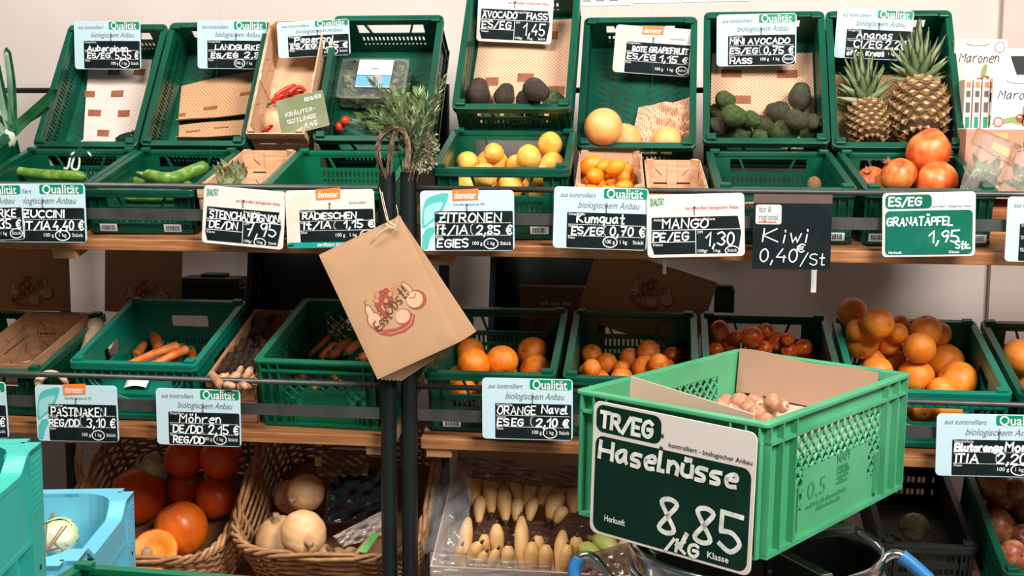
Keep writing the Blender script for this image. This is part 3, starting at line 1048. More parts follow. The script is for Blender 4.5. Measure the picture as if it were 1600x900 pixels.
def wicker(key, label, M, w, l, h, taper=0.92, handles=()):
    root = empty('wicker_basket', M)
    tag(root, label, 'basket', 'wicker baskets on the bottom shelf')
    m = mat('wicker', (0.34, 0.16, 0.065), 0.6, var=0.3, vscale=30, col2=(0.46, 0.25, 0.11), c2scale=40)
    m2 = mat('wicker_dark', (0.25, 0.12, 0.055), 0.65, var=0.3, vscale=30)

    def outline(k, n=72):
        s = taper + (1 - taper) * k
        pl = []
        for i in range(n):
            a = 2 * pi * i / n
            c_, s_ = cos(a), sin(a)
            e = 0.42
            pl.append((w / 2 * s * math.copysign(abs(c_) ** e, c_), l / 2 + l / 2 * s * math.copysign(abs(s_) ** e, s_)))
        return pl
    N = 72
    rows = max(6, int(h / 0.0105))
    b = MB()
    for r in range(rows):
        k = r / (rows - 1)
        pl = outline(k, N)
        pts = []
        for i in range(N + 1):
            x, y = pl[i % N]
            dx, dy = x, y - l / 2
            L_ = math.hypot(dx, dy)
            o = 0.0042 * (1 if (i // 2 + r) % 2 else -1)
            pts.append((x + dx / L_ * o, y + dy / L_ * o, h * k))
        b.tube(pts, 0.0046, 5, caps=False)
    b.build('woven_wall', m, root, smooth=True)
    b = MB()
    for i in range(0, N, 4):
        b.tube([(*outline(0, N)[i], 0), (*outline(1, N)[i], h + 0.004)], 0.0038, 5)
    so = b.build('stakes', m2, root, smooth=True); so['kind'] = 'stuff'
    b = MB()
    pl = outline(1.0, N)
    for q in range(3):
        pts = []
        for i in range(N + 1):
            x, y = pl[i % N]
            L_ = math.hypot(x, y - l / 2)
            a = i * 1.0 + q * 2.1
            pts.append((x + x / L_ * 0.008 * cos(a), y + (y - l / 2) / L_ * 0.008 * cos(a), h + 0.006 + 0.008 * sin(a)))
        b.tube(pts, 0.0055, 6, caps=False)
    b.build('braided_rim', m, root, smooth=True)
    b = MB(); pl = outline(0, N); b.prism(pl, 0, 0.006); b.build('base', m2, root)
    for (xx, yy) in handles:
        for q in range(1):
            b = MB()
            for s in range(4):
                pts = []
                for i in range(25):
                    a = pi * i / 24
                    tw = i * 0.7 + s * pi / 2
                    pts.append((xx + 0.006 * cos(tw), yy + 0.085 * cos(a) + 0.004 * sin(tw), h + 0.10 * sin(a)))
                b.tube(pts, 0.0048, 6)
            b.build('handle', m, root, smooth=True)
    CR[key] = dict(root=root, M=M.copy(), inv=M.inverted(), w=w * .93, l=l * .95, h=h, t=0.02, f=0.008)


def M_low(xl, xr, ry, tilt, h, Yr, yaw=0.0):
    A, B = hitY(xl, ry, Yr), hitY(xr, ry, Yr)
    Rm = MX.Rotation(R(yaw), 4, 'Z') @ MX.Rotation(R(tilt), 4, 'X')
    return MX.Translation((A + B) / 2 - Rm @ V((0, 0, h))) @ Rm, (B - A).length


M, w_ = M_low(70, 338, 876, 30, 0.15, 0.02)
wicker('wkA', 'wicker basket heaped with red pumpkins', M, w_, 0.46, 0.15, handles=((-w_ / 2 - .005, 0.33),))
M, w_ = M_low(350, 650, 872, 34, 0.15, 0.02)
wicker('wkB', 'wicker basket with pale pumpkins left of the black posts', M, w_, 0.46, 0.15)

M, w_ = M_low(1566, 1790, 896, 20, 0.14, -0.03, yaw=1)
crate('app', 'dark green crate of brown apples at the lower right photo edge', M, w_ - .024, 0.40, 0.14, M_DG, 'fold')

# ------------------------------------------------------------------ liners
def at(c, x, y, z): return c['M'] @ V((x, y, z))


def sheet(nx, ny, fn, th=0.0016):
    """thick sheet from a function (u,v)->Vector"""
    g = [[V(fn(i / nx, j / ny)) for i in range(nx + 1)] for j in range(ny + 1)]
    b = MB()
    vs, fs = [], []
    nrm = {}
    for j in range(ny + 1):
        for i in range(nx + 1):
            du = g[j][min(i + 1, nx)] - g[j][max(i - 1, 0)]
            dv = g[min(j + 1, ny)][i] - g[max(j - 1, 0)][i]
            n = du.cross(dv)
            nrm[i, j] = n.normalized() if n.length > 1e-12 else V((0, 0, 1))
    k = (nx + 1) * (ny + 1)
    for s in (0, 1):
        for j in range(ny + 1):
            for i in range(nx + 1):
                vs.append(g[j][i] - nrm[i, j] * (th * s))
    def q(i, j, s): return s * k + j * (nx + 1) + i
    for j in range(ny):
        for i in range(nx):
            fs.append((q(i, j, 0), q(i + 1, j, 0), q(i + 1, j + 1, 0), q(i, j + 1, 0)))
            fs.append((q(i, j, 1), q(i, j + 1, 1), q(i + 1, j + 1, 1), q(i + 1, j, 1)))
    for i in range(nx):
        fs.append((q(i, 0, 0), q(i, 0, 1), q(i + 1, 0, 1), q(i + 1, 0, 0)))
        fs.append((q(i, ny, 0), q(i + 1, ny, 0), q(i + 1, ny, 1), q(i, ny, 1)))
    for j in range(ny):
        fs.append((q(0, j, 0), q(0, j + 1, 0), q(0, j + 1, 1), q(0, j, 1)))
        fs.append((q(nx, j, 0), q(nx, j, 1), q(nx, j + 1, 1), q(nx, j + 1, 0)))
    b.add(vs, fs)
    return b


def liner(key, label, m, poly, notches, zt=0.014, waves=0.004, group='card crate liners', seed=0, px=False):
    """card lying on the crate floor; poly = four corners FL FR BR BL, as crate fractions or (px=True) as pixels on the floor plane"""
    c = CR[key]
    W, L_ = c['w'] - 0.014, c['l'] - 0.014
    if px:
        cs = []
        for q in poly:
            n = c['M'].to_3x3() @ V((0, 0, 1))
            g_ = c['inv'] @ hit(q[0], q[1], c['M'] @ V((0, 0, c['f'] + zt)), n)
            cs.append(V((max(-W / 2, min(W / 2, g_.x)), max(.007, min(c['l'] - .007, g_.y)), 0)))
    else:
        cs = [V(((p[0] - .5) * W, 0.007 + p[1] * L_, p[2] if len(p) > 2 else 0)) for p in poly]

    def fn(u, v):
        p = (cs[0] * (1 - u) + cs[1] * u) * (1 - v) + (cs[3] * (1 - u) + cs[2] * u) * v
        z = c['f'] + zt - 0.010 + p.z + waves * (0.5 + 0.5 * sin(6 * u + 4 * v + seed))
        if v < 0.06:
            z += (0.06 - v) * 0.3
        return V((p.x, p.y, z))
    b = sheet(14, 16, fn)
    o = b.build('card_liner', m, None, smooth=True, angle=50, M=c['M'])
    tag(o, label, 'card liner', group)
    for (u, v, wd) in notches:
        q = sheet(2, 2, lambda a, d: fn(u + (a - .5) * wd, v + (d - .5) * 0.075) + V((0, 0, 0.0012)), 0.0006)
        no = q.build('notch', M_NOTCH, o)
    return o


liner('aub', 'pale notched card liner in the crate under the aubergine sign', M_CARDW, [(128, 224), (211, 224), (236, 90), (128, 90)],
      [(.06, .58, .17), (.52, .59, .21), (.17, .36, .22), (.68, .36, .21), (.36, .13, .21), (.93, .13, .12), (.42, .85, .2), (.84, .84, .18)], px=True)
liner('gur', 'brown notched card liner torn at the left in the cucumber crate', M_CARD, [(277, 190), (381, 181), (400, 106), (272, 131)],
      [(.45, .30, .2), (.92, .50, .14), (.05, .2, .1)], seed=1, px=True)
liner('gur', 'lower strip of brown card liner at the front of the cucumber crate', M_CARD, [(277, 217), (376, 214), (382, 183), (278, 193)],
      [(.22, .55, .22), (.66, .62, .22)], zt=0.012, seed=2, px=True)
liner('avo', 'brown perforated card liner under the big avocados', M_CARDP, [(.0, .0), (.99, .0), (.97, .97), (.03, .97)],
      [(.55, .45, .17), (.2, .42, .14), (.88, .34, .16), (.2, .85, .2), (.75, .85, .2)], seed=3)
liner('mini', 'brown perforated card liner under the mini avocados', M_CARDP, [(.0, .0), (.99, .0), (.99, .90), (.02, .90)],
      [(.05, .40, .1), (.60, .42, .18), (.30, .55, .18), (.75, .8, .2), (.2, .8, .2)], seed=4)
liner('pine', 'brown perforated card liner behind the pineapples', M_CARD, [(.0, .0), (.99, .0), (.99, .74), (.05, .74)], [(.4, .6, .2), (.9, .5, .15), (.07, .2, .1)], seed=5)
liner('kiwi', 'brown perforated card liner rising in the kiwi crate', M_CARDP, [(.0, .0, .05), (.86, .0, .05), (.80, .42, .04), (.02, .46, .03)], [(.5, .5, .2)], seed=6)
liner('grape', 'brown card liner under the grapefruits', M_CARDP, [(.0, .0), (.99, .0), (.99, .22), (.02, .20)], [(.48, .78, .14)], seed=7)
# ------------------------------------------------------------------ produce prototypes (unit radius)
def sphere_prof(n=16, top=0.10, bot=0.05, flat=1.0):
    out = []
    for i in range(n + 1):
        a = -pi / 2 + pi * i / n
        r, z = cos(a), sin(a) * flat
        if i > n * 0.6 and top:
            z -= top * math.exp(-(r / 0.22) ** 2)
        if i < n * 0.4 and bot:
            z += bot * math.exp(-(r / 0.25) ** 2)
        out.append((max(r, 1e-3), z))
    return out


def lump(b, amp, seed, freq=1.6):
    r = random.Random(seed)
    ph = [(r.uniform(-1, 1), r.uniform(-1, 1), r.uniform(-1, 1), r.uniform(0, 6)) for _ in range(5)]
    out = []
    for v in b.v:
        s = 1 + amp * sum(sin(freq * (p[0] * v[0] + p[1] * v[1] + p[2] * v[2]) * 2 + p[3]) for p in ph) / 2
        out.append((v[0] * s, v[1] * s, v[2] * s))
    b.v = out
    return b


def proto(name, parts):
    """parts: list of (child name or None, MB, material); returns a builder of copies that share mesh data"""
    meshes = []
    for nm, b, m in parts:
        me = bpy.data.meshes.new(nm or name)
        me.from_pydata(b.v, [], b.f)
        ms = m if isinstance(m, (list, tuple)) else [m]
        for x in ms:
            me.materials.append(x)
        if len(ms) > 1:
            me.polygons.foreach_set('material_index', b.m)
        me.polygons.foreach_set('use_smooth', [True] * len(b.f))
        meshes.append((nm, me))

    def mk(M):
        root = None
        for nm, me in meshes:
            o = bpy.data.objects.new(nm or name, me)
            C.objects.link(o)
            if root is None:
                root = o
                o.matrix_world = M
            else:
                o.parent = root
        return root
    return mk


M_OR = mat('orange_peel', (0.80, 0.185, 0.006), 0.42, var=0.10, vscale=3, bump=0.25, bscale=26, col2=(0.86, 0.25, 0.015), c2scale=1.5, sss=0.1)
M_OR2 = mat('small_orange_peel', (0.74, 0.165, 0.010), 0.45, var=0.12, vscale=3, bump=0.22, bscale=26, col2=(0.80, 0.25, 0.03), c2scale=1.5)
M_CIT = mat('citrus_peel', (0.84, 0.225, 0.012), 0.42, var=0.08, vscale=3, bump=0.25, bscale=26, col2=(0.88, 0.31, 0.04), c2scale=1.3)
M_NAV = mat('navel_brown', (0.30, 0.13, 0.04), 0.7)
M_LEM = mat('lemon_peel', (0.90, 0.43, 0.055), 0.45, var=0.06, vscale=3, bump=0.2, bscale=22, col2=(0.92, 0.50, 0.12), c2scale=1.5)
M_GRF = mat('grapefruit_peel', (0.90, 0.45, 0.14), 0.42, var=0.06, vscale=2, bump=0.15, bscale=30, col2=(0.88, 0.36, 0.10), c2scale=1.2)
M_KUM = mat('kumquat_peel', (0.88, 0.29, 0.015), 0.38, var=0.08, vscale=2, bump=0.15, bscale=20)
M_RED = mat('red_citrus_peel', (0.62, 0.055, 0.008), 0.28, var=0.15, vscale=2, bump=0.1, bscale=20, col2=(0.80, 0.20, 0.02), c2scale=1.1, c2lo=.42, c2hi=.62)
M_POM = mat('pomegranate_skin', (0.66, 0.075, 0.012), 0.38, var=0.10, vscale=3, col2=(0.80, 0.25, 0.06), c2scale=1.4, c2lo=.38, c2hi=.62, bump=0.1, bscale=5)
M_AVO = mat('avocado_dark_skin', (0.030, 0.022, 0.014), 0.42, var=0.25, vscale=8, bump=0.7, bscale=20, col2=(0.060, 0.032, 0.022), c2scale=2)
M_AVG = mat('avocado_green_skin', (0.036, 0.068, 0.012), 0.40, var=0.3, vscale=8, bump=0.7, bscale=20, col2=(0.085, 0.13, 0.028), c2scale=3)
M_AVM = mat('avocado_mixed_skin', (0.045, 0.035, 0.018), 0.42, var=0.3, vscale=8, bump=0.7, bscale=20, col2=(0.05, 0.075, 0.02), c2scale=2)
M_PUM = mat('red_pumpkin_skin', (0.76, 0.075, 0.006), 0.36, var=0.10, vscale=3, bump=0.1, bscale=8, col2=(0.74, 0.13, 0.008), c2scale=1.2)
M_PUMO = mat('orange_pumpkin_skin', (0.78, 0.15, 0.006), 0.36, var=0.10, vscale=3, bump=0.1, bscale=8, col2=(0.72, 0.13, 0.012), c2scale=1.2)
M_BUT = mat('pale_pumpkin_skin', (0.74, 0.42, 0.19), 0.5, var=0.06, vscale=3, col2=(0.80, 0.50, 0.27), c2scale=1.4)
M_STEM = mat('corky_stem', (0.40, 0.26, 0.15), 0.8, var=0.25, vscale=14, bump=0.4, bscale=20)
M_STEMB = mat('brown_stem', (0.09, 0.045, 0.02), 0.8, var=0.2)
M_APP = mat('russet_apple_skin', (0.30, 0.065, 0.03), 0.4, var=0.2, vscale=3, col2=(0.44, 0.21, 0.09), c2scale=1.5, c2lo=.4, c2hi=.65)
M_HAZ = mat('nut_shell', (0.40, 0.17, 0.085), 0.5, var=0.18, vscale=3, col2=(0.52, 0.28, 0.17), c2scale=2, bump=.2, bscale=10)
M_TOM = mat('tomato_skin', (0.62, 0.045, 0.012), 0.25, var=0.1, vscale=2)
M_GRN = mat('calyx_green', (0.06, 0.12, 0.03), 0.6)

PR = {}
def variants(key, n, fn):
    PR[key] = [fn(i) for i in range(n)]


def mk_orange(name, m, flat=1.0, navel=0.12):
    def fn(i):
        b = MB(); b.lathe(sphere_prof(16, navel, 0.05, flat + 0.03 * (i % 3 - 1)), 26); lump(b, 0.018, i)
        s = MB(); s.lathe([(0.10, 0.0), (0.11, 0.03), (0.05, 0.07), (0.01, 0.05)], 9, T=MX.Translation((0, 0, 0.86 * flat)))
        return proto(name, [(None, b, m), ('navel', s, M_NAV)])
    return fn


variants('orange', 4, mk_orange('orange', M_OR))
variants('small_orange', 4, mk_orange('small_orange', M_OR2, 0.97))
variants('citrus', 4, mk_orange('orange', M_CIT))
variants('red', 4, mk_orange('red_citrus', M_RED, 1.06, 0.08))
variants('grape', 2, mk_orange('grapefruit', M_GRF, 0.95, 0.06))


def mk_lemon(i):
    pr = []
    for k in range(19):
        a = -pi / 2 + pi * k / 18
        r, z = cos(a), sin(a) * 1.08
        z += 0.17 * math.exp(-(r / 0.24) ** 2) * (1 if z > 0 else -0.5)
        pr.append((max(r, 1e-3), z))
    b = MB(); b.lathe(pr, 24); lump(b, 0.03, i + 20)
    s = MB(); s.lathe([(0.06, 0), (0.05, .04), (0.01, .05)], 8, T=MX.Translation((0, 0, 1.23)))
    return proto('lemon', [(None, b, M_LEM), ('tip', s, M_NAV)])
variants('lemon', 4, mk_lemon)


def mk_kum(i):
    b = MB(); b.lathe([(max(cos(-pi / 2 + pi * k / 14), 1e-3) * 0.9, sin(-pi / 2 + pi * k / 14) * 1.22) for k in range(15)], 18); lump(b, 0.02, i)
    return proto('kumquat', [(None, b, M_KUM)])
variants('kumquat', 3, mk_kum)


def mk_avo(m):
    def fn(i):
        pr = []
        for k in range(21):
            t = k / 20
            z = -1.05 + 2.35 * t
            r = (max(1 - ((z + .05) / 1.0) ** 2, 0) ** .5) if z < -.05 else (1 - 0.52 * ((z + .05) / 1.3) ** 1.3)
            if t > 0.86:
                r *= max(1 - ((t - .86) / .14) ** 2.2, 0) ** .5
            pr.append((max(r, 1e-3), z))
        b = MB(); b.lathe(pr, 22); lump(b, 0.025, i + 3)
        s = MB(); s.lathe([(0.13, 0), (0.12, .05), (0.02, .07)], 8, T=MX.Translation((0, 0, 1.24)))
        return proto('avocado', [(None, b, m), ('stem_button', s, M_STEMB)])
    return fn
variants('avo', 2, mk_avo(M_AVO)); variants('avog', 2, mk_avo(M_AVG)); variants('avom', 2, mk_avo(M_AVM))


def mk_pom(i):
    b = MB(); b.lathe(sphere_prof(18, 0.02, 0.06, 0.93), 30, rad=lambda a, z: 1 + 0.028 * cos(6 * a + i) * (1 - z * z * .6)); lump(b, 0.025, i)
    s = MB()
    for k in range(6):
        a = 2 * pi * k / 6
        T = MX.Rotation(a, 4, 'Z')
        s.add([(0.10, -.10, .86), (0.10, .10, .86), (.16, .11, 1.02), (.24, 0, 1.22), (.16, -.11, 1.02), (.17, -.1, .86), (.17, .1, .86), (.21, 0, 1.05)],
              [(0, 1, 2, 4), (4, 2, 3), (6, 5, 7), (5, 0, 4, 7), (1, 6, 7, 2), (7, 4, 3), (2, 7, 3)], T=T)
    s.lathe([(0.19, .84), (0.17, .96), (0.10, .95), (0.05, .93)], 12)
    return proto('pomegranate', [(None, b, M_POM), ('calyx', s, mat('calyx_brown', (.36, .12, .05), .7))])
variants('pom', 4, mk_pom)


def mk_pumpkin(m, pear=0.0, ribs=10, amp=0.02, stem=True):
    def fn(i):
        pr = []
        for k in range(25):
            a = -pi / 2 + pi * k / 24
            r, z = cos(a), sin(a)
            if z > 0:
                z *= 1 + pear
                r *= 1 - 0.25 * pear * sin(a)
            z -= 0.14 * math.exp(-(r / 0.3) ** 2) * (1 if z > 0 and pear < .3 else -0.6 if z < 0 else 0)
            pr.append((max(r, 1e-3), z))
        b = MB(); b.lathe(pr, 48, rad=lambda a, z: 1 - amp * (1 - abs(sin(ribs * a / 2)) ** 0.6)); lump(b, 0.015, i)
        s = MB()
        zt = (1 + pear) - (0.14 if pear < .3 else 0) - .03
        s.tube([(0, 0, zt - .04), (0.01, 0, zt + .12), (0.05, .02, zt + .30), (.10, .04, zt + .42)], [0.23, .14, .115, .14], 9)
        return proto('pumpkin', [(None, b, m), ('stem', s, M_STEM)])
    return fn
variants('kuri', 3, mk_pumpkin(M_PUM, 0.12, 10, 0.035)); variants('kurio', 2, mk_pumpkin(M_PUMO, 0.12, 10, 0.045))
variants('butter', 3, mk_pumpkin(M_BUT, 0.12, 10, 0.03))


def mk_apple(i):
    b = MB(); b.lathe(sphere_prof(18, 0.26, 0.16, 0.9), 26); lump(b, 0.03, i + 8)
    s = MB(); s.tube([(0, 0, .60), (.03, 0, .85), (.08, .02, .98)], [.035, .03, .045], 6)
    return proto('apple', [(None, b, M_APP), ('stalk', s, M_STEMB)])
variants('apple', 3, mk_apple)


def mk_haz(i):
    b = MB(); b.lathe([(max(cos(-pi / 2 + pi * k / 14), 1e-3), sin(-pi / 2 + pi * k / 14) * 0.95 + (0.16 * math.exp(-(cos(-pi / 2 + pi * k / 14) / .3) ** 2) if k > 7 else 0)) for k in range(15)], 20); lump(b, 0.03, i + 4)
    s = MB(); s.lathe([(0.5, -.86), (.53, -.80), (.56, -.78)], 14)
    return proto('hazelnut', [(None, b, M_HAZ), ('base_scar', s, mat('nut_scar', (.62, .46, .34), .8))])
variants('haz', 3, mk_haz)


def mk_tom(i):
    b = MB(); b.lathe(sphere_prof(14, 0.1, 0.04, 0.95), 20)
    s = MB()
    for k in range(5):
        T = MX.Rotation(2 * pi * k / 5, 4, 'Z')
        s.add([(0, -.08, .88), (.25, -.07, .93), (.5, 0, .9), (.25, .07, .93), (0, .08, .88)], [(0, 1, 2, 3, 4)], T=T)
    return proto('tomato', [(None, b, M_TOM), ('calyx', s, M_GRN)])
variants('tom', 2, mk_tom)

# ------------------------------------------------------------------ piles
GROUPS = {}          # group -> list of (object, px, py, kind words, place words)


def reg(o, group, px, py, desc, cat):
    GROUPS.setdefault(group, []).append((o, px, py, desc))
    o['category'] = cat
    o['group'] = group
    return o


def rand_rot(face=None):
    if face is None:
        return Euler((rng.uniform(0, 6.28), rng.uniform(0, 6.28), rng.uniform(0, 6.28))).to_matrix().to_4x4()
    return V(face).to_track_quat('Z', 'Y').to_matrix().to_4x4()


BALLS = {}


def pile(key, group, cat, desc, items, kinds, back=True, rk=.985, tol=1.0, floor=0.0):
    """each item (px, py, r_px[, direction of the top, variant kind]) comes to rest on the crate floor or on fruit placed before it"""
    c = CR[key]
    balls = BALLS.setdefault(key, [])
    inv = c['inv']
    o0, res = inv @ CAM, []
    for it in sorted(items, key=lambda q: -q[1]):
        px, py, pr = it[:3]
        d = inv.to_3x3() @ ray(px, py)
        # depth where the centre is one radius above the floor
        t = (c['f'] + floor - o0.z) / d.z
        for _ in range(4):
            r = pr * t / F_PX
            t = (c['f'] + floor + r * 1.02 - o0.z) / d.z
        lim = c['l'] - c['t']
        t_start, done = t, False
        for tl in (tol, .92, .82, .72, .62):
            t = t_start
            for _ in range(90):
                r = pr * t / F_PX
                p = o0 + d * t
                if p.y <= lim - r * 1.02:
                    if all((q - p).length >= (r + rq) * tl for q, rq in balls):
                        done = True
                        break
                    t -= 0.0015
                else:
                    t -= 0.0015
                    t_start = t
                    if p.y > lim + .3:
                        t -= .02
            if done:
                break
        if not done:
            continue
        hw = c['w'] / 2 - c['t'] - r * 1.02
        if p.z - r < c['h']:
            p.x = max(-hw, min(hw, p.x))
            if p.z < c['h']:
                p.y = max(p.y, c['t'] + r * 1.03)
        balls.append((p.copy(), r))
        face = it[3] if len(it) > 3 else None
        kd = it[4] if len(it) > 4 else kinds
        o = rng.choice(PR[kd])(MX.Translation(c['M'] @ p) @ rand_rot(face) @ MX.Scale(r * rk, 4))
        reg(o, group, px, py, desc, cat)
        res.append(o)
    return res


TOV = (0.1, -1, 0.25)
pile('lem', 'lemons in the green crate', 'lemon', 'yellow lemon in the lemon crate',
     [(722, 289, 21), (757, 291, 22), (797, 292, 21), (835, 294, 20), (720, 268, 15), (758, 273, 19), (800, 270, 18), (838, 268, 21), (870, 270, 18), (769, 258, 25, (1, -.3, -.1)), (728, 254, 18),
      (806, 258, 16), (863, 256, 19, (.7, -.6, .1)), (826, 247, 20, (0, -.5, 1)), (772, 239, 16), (859, 226, 20, (0, -1, .3))], 'lemon')
pile('grape', 'grapefruits in the leaning crate', 'grapefruit', 'pale yellow grapefruit in the leaning crate', [(1042, 231, 25), (976, 224, 27), (938, 199, 31)], 'grape', floor=.008)
pile('kum', 'kumquats in the wooden basket', 'kumquat', 'small orange kumquat in the wooden basket',
     [(903, 300, 13), (925, 302, 13), (950, 302, 13), (975, 301, 13), (901, 287, 14), (916, 289, 13), (936, 291, 12), (956, 292, 13), (976, 292, 12), (907, 276, 15), (930, 275, 14), (948, 274, 14, (.5, -.5, .7)),
      (972, 274, 14), (984, 281, 10), (962, 262, 14, (.8, -.3, .5)), (945, 260, 12), (922, 258, 16, (.9, -.1, .4)), (980, 266, 11)], 'kumquat', floor=.03)
pile('avo', 'big avocados in the raised crate', 'avocado', 'large avocado in the raised crate',
     [(745, 147, 20, (0, .1, 1)), (788, 151, 17, (.3, .1, 1)), (823, 160, 17, (1, 0, -.3)), (836, 140, 19, (1, .2, -.45)), (863, 156, 16, (1, .1, -.2), 'avog'), (802, 188, 16, None, 'avog'),
      (835, 187, 16, None, 'avog'), (765, 186, 15, None, 'avog')], 'avo', floor=.012)
pile('mini', 'mini avocados in the leaning crate', 'avocado', 'mini avocado in the leaning crate',
     [(1120, 205, 15), (1155, 208, 20, (-.8, .1, .4), 'avog'), (1188, 214, 13, None, 'avog'), (1225, 206, 20, (.8, -.2, .2), 'avog'), (1266, 208, 15, (1, 0, .3), 'avog'), (1122, 196, 14), (1190, 195, 15, (1, 0, -.2)),
      (1208, 215, 13, None, 'avog'), (1145, 180, 18, (1, .2, -.2), 'avog'), (1116, 172, 11, None, 'avog'), (1217, 174, 17, (-1, .2, .1)), (1243, 187, 17, (.9, .1, -.3)), (1132, 155, 14, (1, .1, -.2), 'avog'),
      (1250, 152, 19, (.15, .3, 1)), (1172, 186, 14, (1, 0, -.2), 'avog'), (1270, 190, 13)], 'avom', floor=.012)
pile('pom', 'pomegranates in the green crate', 'pomegranate', 'orange red pomegranate',
     [(1512, 297, 19, (.8, -.8, -.1)), (1425, 292, 24, (-.2, -1, .1)), (1360, 288, 29, (-.3, -.7, .8)), (1471, 286, 36, (1, -.3, -.5)), (1404, 274, 29, (-.8, -.2, .9)), (1451, 237, 36, (.8, .4, -.2))], 'pom')
pile('ora', 'oranges beside the black posts', 'orange', 'bright orange in the crate by the posts',
     [(725, 613, 22), (765, 612, 22), (805, 615, 22), (845, 617, 20), (715, 592, 22), (785, 584, 23), (836, 577, 24), (740, 570, 27, (-.1, -1, -.6)), (784, 564, 26), (832, 551, 25), (724, 550, 23)], 'orange')
pile('tan', 'small oranges in the middle crate', 'orange', 'small dull orange in the middle crate',
     [(912, 607, 18), (948, 610, 18), (990, 612, 18), (1040, 612, 18), (1070, 600, 17), (908, 583, 18), (937, 594, 17), (972, 592, 19), (925, 575, 15), (972, 578, 16), (1008, 575, 21), (1040, 578, 18), (947, 568, 18), (983, 559, 17), (1029, 568, 16),
      (911, 553, 17, (.1, -.7, 1)), (1013, 549, 19), (1050, 557, 16, None, 'red')], 'small_orange')
pile('red', 'glossy red citrus in the crate', 'citrus', 'glossy small red orange citrus fruit',
     [(1120, 556, 15), (1150, 562, 15), (1190, 562, 15), (1230, 566, 15), (1268, 570, 14), (1103, 530, 14), (1117, 547, 13), (1139, 534, 16), (1193, 545, 14), (1233, 548, 13), (1255, 544, 15), (1213, 533, 14), (1151, 525, 9), (1175, 527, 18, (1, -.2, .2)), (1231, 530, 11),
      (1196, 517, 13), (1124, 516, 16)], 'red')
pile('cit', 'big oranges in the teal crate', 'orange', 'large orange in the teal crate',
     [(1440, 640, 24), (1480, 642, 24), (1400, 635, 24), (1352, 590, 22), (1528, 595, 31, (-1, -.3, .6)), (1472, 612, 24, (-1, -.3, -.2)), (1431, 588, 28), (1370, 582, 26), (1477, 566, 30, (.3, -1, .1)),
      (1390, 562, 22, (-.3, -.8, 1)), (1365, 562, 20), (1437, 544, 26, (0, .3, 1)), (1390, 538, 18), (1346, 535, 27, (-.1, -.8, -.8)), (1447, 518, 26, (-.2, -.2, 1)), (1468, 522, 19), (1403, 521, 16),
      (1321, 516, 20), (1371, 505, 26, (.8, -.8, .0)), (1407, 507, 15), (1331, 488, 24)], 'citrus')
pile('edge', 'oranges at the right edge', 'orange', 'orange in the right edge crate', [(1600, 586, 30), (1587, 557, 28), (1640, 575, 28), (1660, 610, 30)], 'citrus')
pile('app', 'russet apples in the lower right crate', 'apple', 'brownish red apple in the lower right crate',
     [(1583, 868, 25, (.5, -1, .3)), (1562, 870, 16), (1557, 822, 28, (1, -.4, .3)), (1598, 836, 18), (1536, 798, 16), (1600, 797, 22), (1563, 776, 25), (1519, 757, 26), (1590, 765, 18)], 'apple')
pile('wkA', 'red pumpkins in the wicker basket', 'pumpkin', 'red pumpkin in the wicker basket',
     [(283, 824, 42, (.5, .2, -1), 'kurio'), (216, 773, 44, (-.6, .4, -.6)), (338, 779, 32, (-.5, .2, 1)), (287, 764, 28, (.7, -.7, .6)), (345, 716, 33), (287, 716, 31)], 'kuri')
pile('wkB', 'pale pumpkins in the wicker basket', 'pumpkin', 'pale beige pumpkin in the wicker basket',
     [(422, 847, 40, (-.1, -.35, 1)), (474, 833, 37, (.5, -1, -.1)), (478, 770, 30, (-.4, -1, -.1)), (442, 776, 26, (-.5, .4, .3))], 'butter')
pile('haz', 'hazelnuts in the big green box', 'hazelnut', 'brown hazelnut in the big green box',
     [(1182, 648, 16), (1150, 652, 16), (1155, 630, 17), (1128, 636, 15), (1180, 628, 15), (1208, 628, 15), (1202, 640, 14), (1170, 640, 15), (1222, 634, 12), (1140, 645, 15), (1135, 626, 12), (1195, 660, 16), (1165, 665, 16)], 'haz', floor=0.145)
pile('mush', 'small tomatoes in the mushroom crate', 'tomato', 'small red tomato in the mushroom crate', [(516, 197, 8), (531, 198, 8), (540, 189, 8), (505, 203, 6)], 'tom', floor=.01)
# ------------------------------------------------------------------ long produce
def cpt(key, px, py, h):
    c = CR[key]
    n = (c['M'].to_3x3() @ V((0, 0, 1))).normalized()
    return hit(px, py, c['M'] @ V((0, 0, h)), n)


def bend(pts, n=12):
    """smooth curve through a few points"""
    if len(pts) == 2:
        return [pts[0].lerp(pts[1], k / n) for k in range(n + 1)]
    P = smooth([tuple(p) for p in pts], max(3, n // (len(pts) - 1)))
    return [V(p) for p in P]


def taper_root(name, pts, r0, r1, m, part=None, blunt=0.10, tip=0.10, wob=0.05, seed=0, nseg=10, flat=1.0):
    """root vegetable along pts; r0 at the head, r1 near the tip"""
    r = random.Random(seed)
    pts = bend(pts, 14)
    n = len(pts)
    rad = []
    for i in range(n):
        t = i / (n - 1)
        q = r0 + (r1 - r0) * t
        if t < blunt:
            q *= max(1 - ((blunt - t) / blunt) ** 2, 0.12) ** .5
        if t > 1 - tip:
            q *= max(1 - ((t - 1 + tip) / tip) ** 2, 0.06) ** .5
        rad.append(q * (1 + r.uniform(-wob, wob)))
    O = pts[0].copy()
    b = MB(); b.tube([p - O for p in pts], rad, nseg, flat=flat)
    o = b.build(name, m, None, smooth=True, M=MX.Translation(O))
    if part:
        d = (pts[0] - pts[2]).normalized()
        q = MB(); q.tube([d * (-r0 * .2), d * (r0 * .35), d * (r0 * part[2])], [r0 * .45, r0 * .38, r0 * .3], 7)
        q.build(part[0], part[1], o, smooth=True)
    return o


